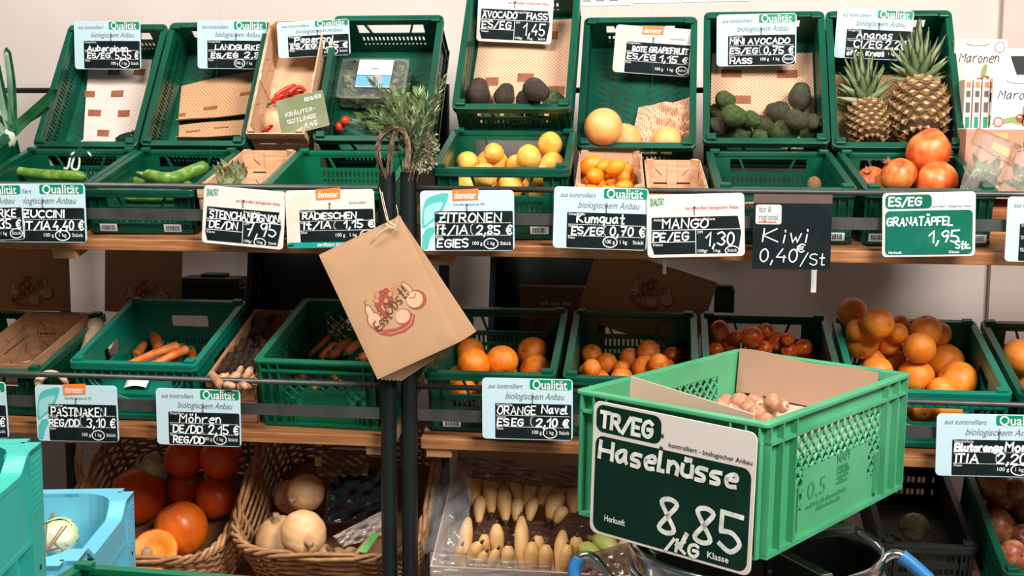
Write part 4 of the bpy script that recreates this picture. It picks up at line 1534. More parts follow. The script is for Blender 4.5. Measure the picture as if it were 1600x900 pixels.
M_CAR = mat('carrot_skin', (0.74, 0.155, 0.015), 0.5, var=0.14, vscale=50, bump=0.3, bscale=110, col2=(0.80, 0.24, 0.05), c2scale=25)
M_CARD2 = mat('dull_carrot_skin', (0.45, 0.10, 0.03), 0.6, var=0.2, vscale=50)
M_PAR = mat('parsnip_skin', (0.72, 0.52, 0.33), 0.6, var=0.15, vscale=40, bump=0.3, bscale=90, col2=(0.58, 0.36, 0.2), c2scale=25)
M_ZUC = mat('courgette_skin', (0.10, 0.22, 0.025), 0.38, var=0.2, vscale=70, col2=(0.28, 0.38, 0.08), c2scale=30, c2lo=.5, c2hi=.7)
M_ZST = mat('courgette_stem', (0.30, 0.40, 0.12), 0.6, var=0.2)
M_ROOTD = mat('dark_root_skin', (0.032, 0.016, 0.010), 0.9, spec=.15, var=0.4, vscale=60, bump=0.6, bscale=90)
M_ROOTL = mat('tan_root_skin', (0.42, 0.20, 0.09), 0.75, var=0.3, vscale=50, bump=0.5, bscale=80, col2=(0.52, 0.32, 0.18), c2scale=30)
M_CUT = mat('root_cut_face', (0.42, 0.22, 0.14), 0.7, var=0.2)


def px2m(key, r, p):
    return r * proj(p)[2] / F_PX


def carrot(key, group, desc, pl, r0, r1, m, name='carrot', part=('crown', M_GRN, .9), seed=0, **kw):
    pts = [cpt(key, *q) for q in pl]
    o = taper_root(name, pts, px2m(key, r0, pts[0]), px2m(key, r1, pts[-1]), m, part, seed=seed, **kw)
    mx_ = sum(q[0] for q in pl) / len(pl); my_ = sum(q[1] for q in pl) / len(pl)
    return reg(o, group, mx_, my_, desc, name)


for k, (pl, r0, r1) in enumerate([
        ([(212, 555, .03), (226, 537, .03)], 8, 6), ([(262, 566, .025), (282, 564, .025)], 7, 6), ([(302, 563, .03), (298, 543, .03)], 8, 6),
        ([(338, 527, .03), (300, 529, .03), (252, 523, .03)], 9, 10), ([(248, 546, .04), (243, 530, .045), (235, 513, .05)], 9, 8),
        ([(280, 540, .075), (245, 551, .075), (198, 570, .06)], 8, 5), ([(293, 545, .072), (268, 556, .072), (237, 572, .06)], 8, 5), ([(318, 545, .03), (345, 556, .03)], 7, 6)]):
    carrot('car', 'carrots in the teal crate', 'orange carrot in the teal crate', pl, r0, r1, M_CAR, seed=k)
for k, (pl, r0, r1) in enumerate([
        ([(470, 556, .05), (455, 553, .05)], 7, 6), ([(535, 508, .07), (510, 530, .07), (482, 556, .07)], 6, 4), ([(500, 560, .05), (525, 535, .05)], 7, 5),
        ([(512, 556, .05), (560, 540, .05)], 8, 6), ([(525, 520, .05), (515, 470, .06)], 7, 6), ([(540, 552, .06), (580, 520, .06)], 8, 6), ([(560, 560, .05), (600, 550, .05)], 8, 6),
        ([(525, 545, .06), (565, 520, .06)], 7, 5)]):
    carrot('carB', 'thin carrots in the lattice box', 'dull thin carrot in the lattice box', pl, r0, r1, M_CARD2 if k % 2 else M_CAR, seed=k + 20)
for k, pl in enumerate([[(505, 597, .03), (490, 610, .03)], [(520, 590, .03), (535, 600, .03)], [(462, 594, .03), (480, 588, .03)]]):
    carrot('carB', 'thin carrots in the lattice box', 'dull thin carrot in the lattice box', pl, 7, 6, M_CARD2, seed=k + 30)

# parsnips
M_PS = mat('parsnip_crown', (.40, .27, .13), .8)
o = carrot('low0', 'parsnips', None, [(150, 508, .10), (142, 530, .10), (128, 566, .08)], 16, 7, M_PAR, 'parsnip', ('crown', M_PS, .5), seed=3)
o['label'] = 'fat pale parsnip lying between the wooden basket and teal crate'
o = carrot('low0', 'parsnips', None, [(188, 490, .11), (180, 515, .11), (170, 545, .10)], 5, 4, M_PAR, 'parsnip', ('crown', M_PS, .5), seed=4)
o['label'] = 'thin pale parsnip behind the side wall of the teal carrot crate'
o = carrot('parB', 'parsnips', None, [(58, 603, .085), (64, 590, .095), (80, 583, .10), (97, 590, .095), (106, 603, .085)], 7, 4, M_PAR, 'parsnip', ('crown', M_PS, .5), seed=5)
o['label'] = 'curled pale parsnip above the parsnip price sign'
GROUPS.pop('parsnips')
# courgettes
def zuc(key, pl, r, label, seed):
    pts = [cpt(key, *q) for q in pl]
    rr = px2m(key, r, pts[0])
    o = taper_root('courgette', pts, rr * .85, rr, M_ZUC, ('stem', M_ZST, 1.6), blunt=.08, tip=.14, wob=.015, seed=seed, nseg=12)
    tag(o, label, 'courgette', 'courgettes')
zuc('zucA', [(14, 266, .07), (60, 272, .07), (135, 276, .07)], 9, 'single long courgette in the left crate above the courgette sign', 1)
zuc('zucB', [(224, 272, .075), (265, 279, .075), (295, 270, .075), (326, 258, .09)], 11, 'curved topmost courgette in the crate beside the leafy basket', 2)
zuc('zucB', [(205, 281, .05), (235, 287, .05), (300, 288, .05)], 8, 'middle courgette under the curved one in the same crate', 3)
zuc('zucB', [(205, 291, .04), (240, 294, .04), (306, 293, .04)], 8, 'lower courgette just behind the guard bar, above another', 4)
zuc('zucB', [(182, 306, .03), (225, 307, .03), (285, 306, .03)], 8, 'lowest courgette seen below the guard bar', 5)
# knobbly roots
rootd = [([(395, 500), (408, 520)], 7), ([(420, 497), (412, 515)], 6), ([(424, 497), (422, 499)], 6), ([(405, 528), (398, 545)], 7), ([(385, 533), (392, 540)], 6), ([(381, 532), (370, 552)], 6),
         ([(393, 548), (372, 572)], 7), ([(380, 547), (352, 578)], 8), ([(362, 556), (343, 584)], 8), ([(385, 563), (386, 578)], 6), ([(412, 507), (400, 522)], 6)]
rootd += [([(x + dx, y + dy), (x2 + dx + 3, y2 + dy - 4)], r_ - .5) for (((x, y), (x2, y2)), r_) in rootd[3:10] for dx, dy in ((7, 7),)]
rootd += [([(400, 512), (393, 524)], 6), ([(410, 533), (404, 548)], 6), ([(402, 548), (396, 566)], 6), ([(418, 512), (414, 528)], 6)]
for k, (pl, r) in enumerate(rootd):
    z = .10 + .012 * (k % 3)
    p2 = [(pl[0][0], pl[0][1], z), ((pl[0][0] + pl[1][0]) / 2 + 2, (pl[0][1] + pl[1][1]) / 2, z + .006), (pl[1][0], pl[1][1], z)]
    carrot('root', 'dark knobbly roots', 'dark knobbly root in the narrow basket', p2, r, r * .8, M_ROOTD, 'root_vegetable', ('cut_face', M_CUT, .5), seed=k, wob=.14)
rootl = [([(352, 588), (338, 603)], 9), ([(372, 586), (352, 598)], 8), ([(392, 577), (380, 592)], 7), ([(366, 603), (350, 606)], 8), ([(388, 600), (372, 606)], 8), ([(345, 603), (330, 585)], 8), ([(378, 575), (362, 597)], 6), ([(395, 586), (372, 603)], 6), ([(352, 601), (366, 604)], 6), ([(398, 592), (397, 606)], 5), ([(362, 590), (352, 600)], 4), ([(383, 604), (378, 600)], 6)]
for k, (pl, r) in enumerate(rootl):
    z = .11 + .01 * (k % 3)
    p2 = [(pl[0][0], pl[0][1], z), ((pl[0][0] + pl[1][0]) / 2 + 1, (pl[0][1] + pl[1][1]) / 2, z + .004), (pl[1][0], pl[1][1], z)]
    carrot('root', 'tan knobbly roots', 'tan gnarled root at the front of the narrow basket', p2, r, r * .85, M_ROOTL, 'root_vegetable', None, seed=k + 40, wob=.14)
# chillies
M_CHI = mat('chilli_skin', (0.55, 0.022, 0.008), 0.25, var=.15)
for k, pl in enumerate([[(430, 152, .03), (445, 140, .035), (462, 132, .03)], [(440, 156, .03), (458, 146, .035), (475, 144, .03)], [(450, 146, .05), (466, 136, .05), (478, 142, .05)],
                        [(425, 160, .03), (440, 150, .04), (450, 142, .03)], [(455, 160, .03), (468, 152, .035), (480, 150, .03)], [(415, 203, .03), (420, 200, .035), (426, 196, .03)]]):
    carrot('pep', 'red chillies', 'red chilli in the leaning wooden basket', pl, 5, 2.2, M_CHI, 'chilli', ('stalk', M_GRN, 1.5), seed=k, wob=.03)
# aubergine
o = taper_root('aubergine', [cpt('aub', 182, 222, .05), cpt('aub', 195, 217, .05), cpt('aub', 212, 215, .05)], .012, .02, mat('aubergine_skin', (.012, .03, .02), .3), ('stem', M_GRN, 1.0), seed=2)
tag(o, 'dark curved vegetable at the front of the pale lined crate', 'vegetable')

# cut pumpkin
p = cpt('wkA', 240, 860, .11)
r_ = px2m('wkA', 38, p)
b = MB()
pr = [(max(cos(-pi / 2 + pi * k / 32), 1e-3) if k < 16 else 1, sin(-pi / 2 + pi * k / 32)) for k in range(17)]
b.lathe(pr + [(.93, .01), (.80, -.02), (.62, -.06), (.5, -.22), (.3, -.34), (.01, -.38)], 40, rad=lambda a, z: 1 - .02 * (1 - abs(sin(5 * a))))
b.m = [1 if sum(b.v[i][2] for i in f) / len(f) > -.45 and max(math.hypot(b.v[i][0], b.v[i][1]) for i in f) < .97 else 0 for f in b.f]
o = b.build('pumpkin_half', [M_PUM, mat('pumpkin_flesh', (.85, .27, .02), .5, var=.08, vscale=4)], None, smooth=True,
            M=MX.Translation(p) @ V((.1, -.75, .75)).to_track_quat('Z', 'Y').to_matrix().to_4x4() @ MX.Scale(r_, 4))
tag(o, 'cut pumpkin half showing orange flesh at the front of its basket', 'pumpkin')
s = lump(MB(), 0, 0)
s.lathe([(max(.24 * cos(-pi / 2 + pi * k / 10), 1e-3), .16 * sin(-pi / 2 + pi * k / 10)) for k in range(11)], 12, T=MX.Translation((-.3, 0, -.12)))
lump(s, .1, 3, 6)
s.build('seed_clump', mat('seed_fibre', (.45, .27, .18), .7, var=.3, vscale=20, bump=.5), o, smooth=True)


# ------------------------------------------------------------------ foliage helpers
def leaf(b, p, d, n, L_, W, curl=0.2, mi=0, k=4):
    d, n = V(d).normalized(), V(n)
    s = d.cross(n)
    s = s.normalized() if s.length > 1e-5 else d.orthogonal()
    n = s.cross(d)
    vs, fs = [], []
    for i in range(k + 1):
        t = i / k
        wd = W * (sin(pi * (0.12 + 0.88 * t) ** .8) if t < 1 else 0.02)
        c = p + d * (L_ * t) + n * (curl * L_ * t * t)
        vs += [c - s * wd / 2, c + n * (-wd * .12), c + s * wd / 2]
    for i in range(k):
        a = 3 * i
        fs += [(a, a + 1, a + 4, a + 3), (a + 1, a + 2, a + 5, a + 4)]
    b.add(vs, fs, mi)


M_LEAF = mat('fresh_leaf', (0.05, 0.12, 0.02), 0.5, var=.3, vscale=30, col2=(.12, .20, .05), c2scale=15)
M_LEAF2 = mat('light_leaf', (0.22, 0.32, 0.10), 0.5, var=.25, vscale=30)
M_NEED = mat('rosemary_needle', (0.15, 0.21, 0.08), 0.55, var=.3, vscale=40, col2=(.36, .43, .24), c2scale=30)
M_TWIG = mat('dry_twig', (0.17, 0.09, 0.055), 0.8, var=.35, vscale=60, col2=(.32, .20, .13), c2scale=40)
M_THY = mat('thyme_leaf', (0.22, 0.23, 0.12), 0.6, var=.35, vscale=60, col2=(.42, .42, .27), c2scale=30)

# herbs standing in the tops of the two posts
PT1, PT2 = V((XP1, -0.025, 1.385)), V((XP2, -0.025, 1.385))
rh = random.Random(11)


def herb_target(px, py, Y): return hitY(px, py, Y)


ros = empty('rosemary_bunch', MX.Translation(PT2)); tag(ros, 'bushy green rosemary and thyme bunch standing in the right post top', 'herbs', 'herb bunches in the post tops')
st, nd, th_ = MB(), MB(), MB()
tips = [(690, 128, -.02), (683, 150, 0), (672, 165, .03), (655, 150, -.03), (640, 160, .02), (628, 150, .0), (612, 148, -.02), (605, 165, .02), (583, 180, -.04), (645, 175, -.05),
        (663, 185, -.06), (620, 180, -.05), (585, 130, .02), (600, 185, -.06), (650, 165, .05), (676, 178, -.04), (560, 190, 0), (668, 160, -.05)]
for k, (px, py, dy) in enumerate(tips):
    e = herb_target(px, py, -0.025 + dy) - PT2
    s0 = V((rh.uniform(-.009, .009), rh.uniform(-.009, .009), -.05))
    m_ = s0.lerp(e, .45) + V((.02 if px < 630 else 0, .0 if dy < 0 else .015, .04 if px < 625 else .01))
    pts = bend([s0, m_, e], 16)
    st.tube(pts, [.0022 - .0014 * i / (len(pts) - 1) for i in range(len(pts))], 5)
    for i in range(len(pts) // 2 - 1, len(pts)):
        for q in range(10):
            d = (pts[i] - pts[i - 1]).normalized()
            a = rh.uniform(0, 6.28)
            o_ = d.orthogonal().normalized()
            s_ = d.cross(o_)
            out = (o_ * cos(a) + s_ * sin(a))
            leaf(nd, pts[i] + d * rh.uniform(-.006, .006), d * .75 + out * .8, d, rh.uniform(.016, .030), .0030, .1, k=2)
for k in range(95):      # thyme hanging on the right
    x, y = rh.uniform(640, 690), rh.uniform(205, 262)
    c = herb_target(x, y, -0.03 + rh.uniform(-.02, .05)) - PT2
    c = c.lerp(V((0, 0, 0)), .1)
    st.tube(bend([V((rh.uniform(-.006, .006), 0, -.02)), c * .6 + V((0, 0, .005)), c], 5), .0007, 4)
    for q in range(12):
        leaf(th_, c * rh.uniform(.55, 1.05) + V([rh.uniform(-.006, .006) for _ in range(3)]), [rh.uniform(-1, 1) for _ in range(3)], (0, -1, .3), .009, .0035, .1, k=2)
st.build('stems', M_TWIG, ros, smooth=True)['kind'] = 'stuff'
nd.build('needles', M_NEED, ros)['kind'] = 'stuff'
th_.build('thyme_leaves', M_THY, ros)['kind'] = 'stuff'
bl = MB()
for k in range(26):
    c = herb_target(rh.uniform(610, 660), rh.uniform(148, 180), rh.uniform(.0, .05)) - PT2
    leaf(bl, c, (rh.uniform(-1, 1), -.4, rh.uniform(.2, 1)), (0, -1, .4), .035, .020, .2)
bl.build('broad_leaves', M_LEAF2, ros, smooth=True)['kind'] = 'stuff'

tw = empty('twig_bundle', MX.Translation(PT1)); tag(tw, 'bent loop of dry brown twigs standing in the left post top', 'herbs', 'herb bunches in the post tops')
b = MB()
for k in range(44):
    jx = lambda a: rh.uniform(-a, a)
    path = [(600, 262), (592, 248), (590, 230), (596, 212), (612, 200), (628, 202), (636, 220), (638, 245), (634, 262)] if k % 2 else [(612, 262), (610, 235), (618, 205), (630, 204), (638, 225), (637, 262)]
    f_ = rh.uniform(.6, 1)
    pts = [herb_target(x + jx(3.5), y + jx(3.5) + (1 - f_) * 6, -0.062 + jx(.012)) - PT1 for x, y in path]
    pts[0] = V((jx(.008), jx(.008), -.03))
    b.tube(bend(pts, 24), rh.uniform(.0009, .0019), 4)
b.build('twigs', M_TWIG, tw, smooth=True)['kind'] = 'stuff'

# leek
lk = empty('leek', CR['leek']['M'] @ MX.Translation((.03, .2, .05))); tag(lk, 'dark green leek leaves rising at the left photo edge', 'leek')
M_LEEK = mat('leek_leaf', (0.008, 0.07, 0.022), 0.35, var=.25, vscale=20, col2=(.02, .12, .045), c2scale=10)
inv = (CR['leek']['M'] @ MX.Translation((.03, .2, .05))).inverted()
for pts, wd in (([(22, 205), (20, 130), (12, 74)], .028), ([(22, 205), (8, 160), (-6, 92)], .032), ([(24, 203), (50, 180), (93, 140)], .034), ([(14, 205), (-8, 180), (-30, 150)], .034), ([(22, 208), (40, 190), (80, 168)], .024)):
    P_ = bend([hitY(x, y, .30 + .01 * i) for i, (x, y) in enumerate(pts)], 14)
    nP = len(P_) - 1

    def blade(u, v):
        x_ = u * nP
        i_ = min(int(x_), nP - 1)
        p_ = P_[i_].lerp(P_[i_ + 1], x_ - i_)
        d_ = (P_[i_ + 1] - P_[i_]).normalized()
        s_ = d_.cross(V((0, -1, .15))).normalized()
        w_ = wd * (1.0 - .25 * u) * (1 if u < .9 else max(.15, (1 - u) / .1))
        return inv @ (p_ + s_ * (w_ * (v - .5)) + V((0, 1, 0)) * (-abs(v - .5) * wd * .5))
    b = sheet(18, 6, blade, .0016)
    b.build('leaf', M_LEEK, lk, smooth=True, angle=50)
b = MB(); b.tube([inv @ cpt('leek', 0, 250, .03), inv @ hitY(20, 205, .30)], [.02, .017], 12); b.build('shaft', mat('leek_white', (.6, .65, .45), .4), lk, smooth=True)

# leafy greens in the wooden basket
gr = empty('leafy_greens', CR['champ']['M'] @ MX.Translation((0, .1, .08))); tag(gr, 'small grey green leafy bunch in the pale wooden basket', 'greens')
inv = (CR['champ']['M'] @ MX.Translation((0, .1, .08))).inverted()
b = MB()
for k in range(60):
    c = inv @ cpt('champ', rh.uniform(342, 385), rh.uniform(262, 290), .098)
    leaf(b, c, (rh.uniform(-1, 1), rh.uniform(-.6, .2), rh.uniform(.15, 1)), (0, -.6, .6), rh.uniform(.022, .036), .013, .25)
b.build('leaves', mat('greygreen_leaf', (.13, .17, .06), .5, var=.3, vscale=30, col2=(.26, .29, .15), c2scale=20), gr, smooth=True)['kind'] = 'stuff'


# ------------------------------------------------------------------ pineapples
def pineapple(label, foot, top, rpx, crown_px, seed):
    A, B = cpt('pine', *foot), cpt('pine', *top)
    Z = (B - A)
    H = Z.length
    r = px2m('pine', rpx, A)
    Mx = MX.Translation(A) @ Z.normalized().to_track_quat('Z', 'Y').to_matrix().to_4x4()
    root = empty('pineapple', Mx); tag(root, label, 'pineapple', 'pineapples')
    rr = random.Random(seed)
    b = MB()
    # individual eyes on two crossing spirals over a dark core
    b.lathe([(max(r * .93 * (1 - abs(2 * t - 1) ** 3.2) ** .5, 1e-3), H * t) for t in [i / 20 for i in range(21)]], 28)
    b.build('core', mat('pineapple_groove', (.06, .028, .012), .8, var=.3, vscale=80), root, smooth=True)
    e = MB()
    rows, cols = 10, 13
    for i in range(rows):
        t = (i + .6) / rows
        q = r * (1 - abs(2 * t - 1) ** 3.2) ** .5
        for j in range(cols):
            a = 2 * pi * (j + .5 * (i % 2)) / cols
            s = H / rows * .60
            sw = 2 * pi * q / cols * .52
            T = MX.Rotation(a, 4, 'Z') @ MX.Translation((q * .93, 0, H * t)) @ MX.Rotation((2 * t - 1) * -0.55, 4, 'Y')
            e.add([(0, -sw, 0), (0, 0, -s), (0, sw, 0), (0, 0, s), (r * .10, -sw * .5, 0), (r * .10, 0, -s * .5), (r * .10, sw * .5, 0), (r * .10, 0, s * .5), (r * .13, 0, s * .1), (r * .22, 0, s * .75)],
                  [(0, 1, 5, 4), (1, 2, 6, 5), (2, 3, 7, 6), (3, 0, 4, 7)], 0, T)
            k = len(e.v) - 10
            e.f += [(k + 4, k + 5, k + 8), (k + 5, k + 6, k + 8), (k + 6, k + 7, k + 9, k + 8), (k + 7, k + 4, k + 8, k + 9)]
            e.m += [1, 1, 1, 1]
    e.build('rind', [mat('pineapple_eye_edge', (.22, .115, .035), .6, var=.35, vscale=60, col2=(.36, .20, .06), c2scale=30), mat('pineapple_eye', (.58, .40, .23), .6, var=.3, vscale=90, col2=(.38, .20, .09), c2scale=40)], root, smooth=False)
    c = MB()
    nL = 46
    L0 = px2m('pine', crown_px, B)
    for k in range(nL):
        t = k / nL
        a = k * 2.4
        el = 0.25 + 1.25 * t
        ll = L0 * (.42 + .58 * t) * rr.uniform(.85, 1.1)
        d = V((cos(a) * cos(el), sin(a) * cos(el), sin(el)))
        up = V((cos(a) * -sin(el), sin(a) * -sin(el), cos(el)))
        p0 = V((cos(a) * .018 * (1 - t), sin(a) * .018 * (1 - t), H * .97 + .05 * t))
        vs, fs = [], []
        s = d.cross(up).normalized()
        n_ = 6
        for i in range(n_ + 1):
            u = i / n_
            wd = .030 * (1 - u ** 1.6) * (1 if u > .05 else .8) + .0008
            cc = p0 + d * ll * u + up * ll * (-.10 * u + .22 * u * u)
            vs += [cc - s * wd / 2 + up * wd * .22, cc, cc + s * wd / 2 + up * wd * .22, cc - up * .0018]
        for i in range(n_):
            q = 4 * i
            fs += [(q, q + 1, q + 5, q + 4), (q + 1, q + 2, q + 6, q + 5), (q + 2, q + 3, q + 7, q + 6), (q + 3, q, q + 4, q + 7)]
        c.add(vs, fs)
    c.build('crown', mat('pineapple_leaf', (.14, .19, .075), .5, var=.25, vscale=14, col2=(.40, .42, .24), c2scale=9), root, smooth=True)


pineapple('larger pineapple, right of the two in the leaning crate', (1438, 218, .088), (1436, 128, .092), 44, 95, 1)
pineapple('smaller pineapple, left of the two in the leaning crate', (1361, 224, .074), (1352, 160, .078), 32, 80, 2)
# ------------------------------------------------------------------ price signs
def PL(Y, tiltn=0.06): return ((0, Y, 1.2 if Y > -.2 else 1), (0, -1, tiltn))
FR = PL(-0.046, 0.0)


def back_plane(key, dy=0.014):
    """hangs from the upper rim of a leaning crate"""
    p = CR[key]['M'] @ V((0, CR[key]['l'] - 0.004, CR[key]['h']))
    return ((p.x, p.y - dy, p.z), (0, -1, 0.0))


sign('pale blue price sign reading Auberginen 5,55 €', (115, 33), (219, 33), (121, 108), back_plane('aub'), 'bio',
     [('Auberginen', .20, .62, .60, .11), ('ES/EG', .20, .765, .33, .10), ('5,55 €', .62, .78, .34, .15)], circle='kg', group='signs on the leaning crates')
sign('pale blue price sign reading Landgurke 2,80', (308, 32), (417, 33), (312, 107), back_plane('gur'), 'bio',
     [('LANDGURKE', .26, .60, .64, .10), ('ES/EG', .20, .765, .38, .09), ('2,80', .68, .765, .28, .11)], circle='100', group='signs on the leaning crates')
sign('pale blue price sign reading Peperoni 8,85 €', (432, 35), (545, 29), (427, 91), back_plane('pep', .02), 'bio',
     [('Peperoni', .24, .58, .52, .13), ('ES/EG', .18, .76, .34, .11), ('8,85 €', .60, .77, .36, .14)], circle='kg', group='signs on the leaning crates')
c_ = CR['pep']
sign('small olive slate reading Kräuterseitlinge 1,45 in the chilli basket', (430, 158), (504, 140), (401, 208), (tuple(c_['M'] @ V((0, .055, .112))), tuple(c_['M'].to_3x3() @ V((0, -.45, 1)))), 'slate',
     [('REG/EG', .60, .20, .34, .09, .7), ('KRÄUTER-', .16, .50, .62, .10, .7), ('SEITLINGE', .16, .70, .60, .10, .7), ('1,45', .50, .90, .26, .12, .8)], group='signs on the leaning crates')
sign('white price sign reading Avocado Hass 1,45', (748, -16), (866, -11), (751, 64), back_plane('avo'), 'qual',
     [('AVOCADO', .07, .53, .45, .12), ('HASS', .66, .53, .26, .12), ('ES/EG', .07, .735, .38, .13), ('1,45', .62, .84, .28, .22)], group='signs on the leaning crates')
sign('beige swirl price sign reading Rote Grapefruit 1,15 €', (963, 38), (1083, 46), (955, 112), back_plane('grape'), 'dem',
     [('ROTE', .24, .535, .18, .10), ('GRAPEFRUIT', .46, .53, .50, .11), ('ES/EG', .18, .70, .36, .11), ('1,15 €', .60, .72, .36, .13)], deco='beige', circle='st', group='signs on the leaning crates')
sign('pale blue price sign reading Mini Avocado 0,75 €', (1120, 23), (1245, 20), (1118, 104), back_plane('mini'), 'bio',
     [('MINI AVOCADO', .17, .575, .74, .10), ('ES/EG', .17, .76, .34, .10), ('0,75 €', .60, .77, .36, .13), ('HASS', .17, .95, .27, .10)], circle='st', group='signs on the leaning crates')
sign('pale blue price sign reading Ananas behind the pineapple crowns', (1309, 12), (1429, 17), (1304, 90), back_plane('pine'), 'bio',
     [('Ananas', .28, .58, .46, .13), ('CI/EG', .25, .77, .36, .13), ('2,20', .66, .77, .26, .15), ('offen Kraut', .17, .93, .48, .09)], circle=None, group='signs on the leaning crates')
g = 'signs along the upper shelf edge'
sign('price sign ending in 1,35 €, cut off by the left photo edge', (-96, 291), (33, 288), (-95, 377), PL(-.050, 0), 'bio', [('GURKE', .55, .58, .36, .13), ('1,35 €', .62, .78, .34, .15)], circle='st', group=g)
sign('pale blue price sign reading Zuccini 4,40 €', (-18, 287), (132, 287), (-19, 378), FR, 'bio',
     [('ZUCCINI', .35, .57, .42, .12), ('IT/IA', .35, .775, .27, .13), ('4,40 €', .66, .78, .31, .15)], circle='kg', group=g)
sign('white price sign reading Steinchampignon 7,95', (319, 289), (447, 300), (316, 379), PL(-.046, 0), 'qual',
     [('STEINCHAMPIGNON', .09, .545, .84, .12), ('DE/DN', .09, .72, .34, .12), ('7,95', .54, .80, .36, .23)], circle='kg', group=g)
sign('beige swirl price sign with teal band reading Radieschen 1,15 €', (445, 298), (584, 295), (448, 388), PL(-.05, 0), 'dem',
     [('RADIESCHEN', .19, .50, .60, .10), ('It/IA', .20, .665, .30, .11), ('1,15 €', .65, .66, .33, .13)], deco='beige', band='zertifiziert biologisch-dynamisch', circle='st', group=g)
sign('teal leaf price sign reading Zitronen 2,85 €', (656, 298), (803, 297), (658, 392), FR, 'dem',
     [('ZITRONEN', .20, .52, .66, .14), ('It/IA', .18, .72, .32, .14), ('2,85 €', .60, .72, .37, .14), ('EGIES', .18, .935, .32, .13)], circle='kg', group=g)
sign('pale blue price sign reading Kumquat 0,70 €', (866, 291), (1014, 295), (862, 387), FR, 'bio',
     [('Kumquat', .25, .57, .50, .14), ('ES/EG', .20, .765, .32, .12), ('0,70 €', .61, .77, .36, .14)], circle='100', group=g)
sign('white price sign reading Mango 1,30', (1010, 305), (1163, 301), (1008, 403), PL(-.050, 0), 'qual',
     [('MANGO', .16, .535, .46, .14), ('PE/EG', .06, .735, .36, .13), ('1,30', .60, .82, .28, .20)], circle='st', group=g)
sign('black chalk sign reading Kiwi 0,40 €/St', (1178, 303), (1301, 304), (1173, 420), FR, 'black',
     [('Kiwi', .12, .64, .56, .17, 1.0), ('0,40', .10, .90, .46, .17, 1.0), ('€', .56, .76, .10, .10), ('/St', .62, .93, .30, .15, .8)], group=g)
sign('green chalk sign reading Granatäpfel 1,95 Stk.', (1379, 302), (1525, 299), (1377, 402), FR, 'green',
     [('ES/EG', .07, .20, .34, .12, 1.2), ('GRANATÄPFEL', .05, .51, .70, .12, 1.1), ('1,95', .50, .78, .32, .18, 1.1), ('Stk.', .79, .88, .15, .11)], group=g)
sign('pale price sign cut off by the right photo edge above the shelf', (1575, 307), (1722, 309), (1583, 408), FR, 'bio', [], group=g)
g = 'signs along the lower shelf edge'
sign('price sign corner cut off by the left photo edge at the lower shelf', (-122, 597), (8, 597), (-122, 684), FR, 'bio', [('1,20 €', .62, .78, .34, .15)], group=g)
sign('teal leaf price sign reading Pastinaken 3,10 €', (54, 601), (182, 603), (51, 688), FR, 'dem',
     [('PASTINAKEN', .19, .55, .66, .15), ('REG/DD', .16, .725, .36, .12), ('3,10 €', .62, .735, .34, .15)], circle='kg', group=g)
sign('pale blue price sign reading Möhren 2,15 €', (243, 606), (375, 610), (246, 694), FR, 'bio',
     [('Möhren', .28, .585, .48, .14, .9), ('DE/DD', .20, .77, .34, .12), ('2,15 €', .62, .78, .35, .15), ('REG/DD', .20, .955, .36, .11)], circle='kg', group=g)
sign('pale blue price sign reading Orange Navel 2,10 €', (753, 590), (895, 593), (750, 685), FR, 'bio',
     [('ORANGE', .17, .585, .42, .13, .8), ('Navel', .66, .555, .28, .12), ('ES', .17, .77, .12, .11), ('EG', .33, .77, .12, .11), ('2,10 €', .60, .775, .35, .13, 1.2)], circle='kg', group=g)
sign('pale blue price sign reading Blutorange Moro 2,20', (1464, 646), (1640, 649), (1459, 743), FR, 'bio',
     [('Blutorange', .17, .585, .42, .11, 1.2), ('Moro', .62, .58, .26, .13, 1.2), ('IT', .18, .78, .07, .13), ('IA', .28, .78, .10, .13), ('2,20 €', .55, .78, .38, .16)], circle='kg', group=g)
hn = HZ.to_3x3() @ V((0, -1, 0))
sign('big deep green chalk sign reading Haselnüsse 8,85 /KG on the foreground crate', (928, 625), (1184, 677), (946, 835), (tuple(HZ @ V((0, -0.020, 0.1))), tuple(hn)), 'big',
     [('TR/EG', .05, .185, .33, .115, 1.1, .0), ('Haselnüsse', .05, .415, .84, .13, 1.15, .01), ('8,85', .45, .85, .48, .25, 1.3, .0), ('/KG', .50, .965, .19, .085, .9)], group='sign on the foreground crate')
# ------------------------------------------------------------------ hanging kraft paper bags
M_PRR = mat('print_red_brown', (0.34, 0.07, 0.04), 0.7, var=.1)
M_PRP = mat('print_pale_orange', (0.55, 0.25, 0.13), 0.7, var=.08)
M_PRG = mat('print_light', (0.62, 0.40, 0.25), 0.7)
M_PRD = mat('print_dark_brown', (0.14, 0.04, 0.025), 0.7)
M_STRING = mat('string', (0.62, 0.48, 0.36), 0.8)


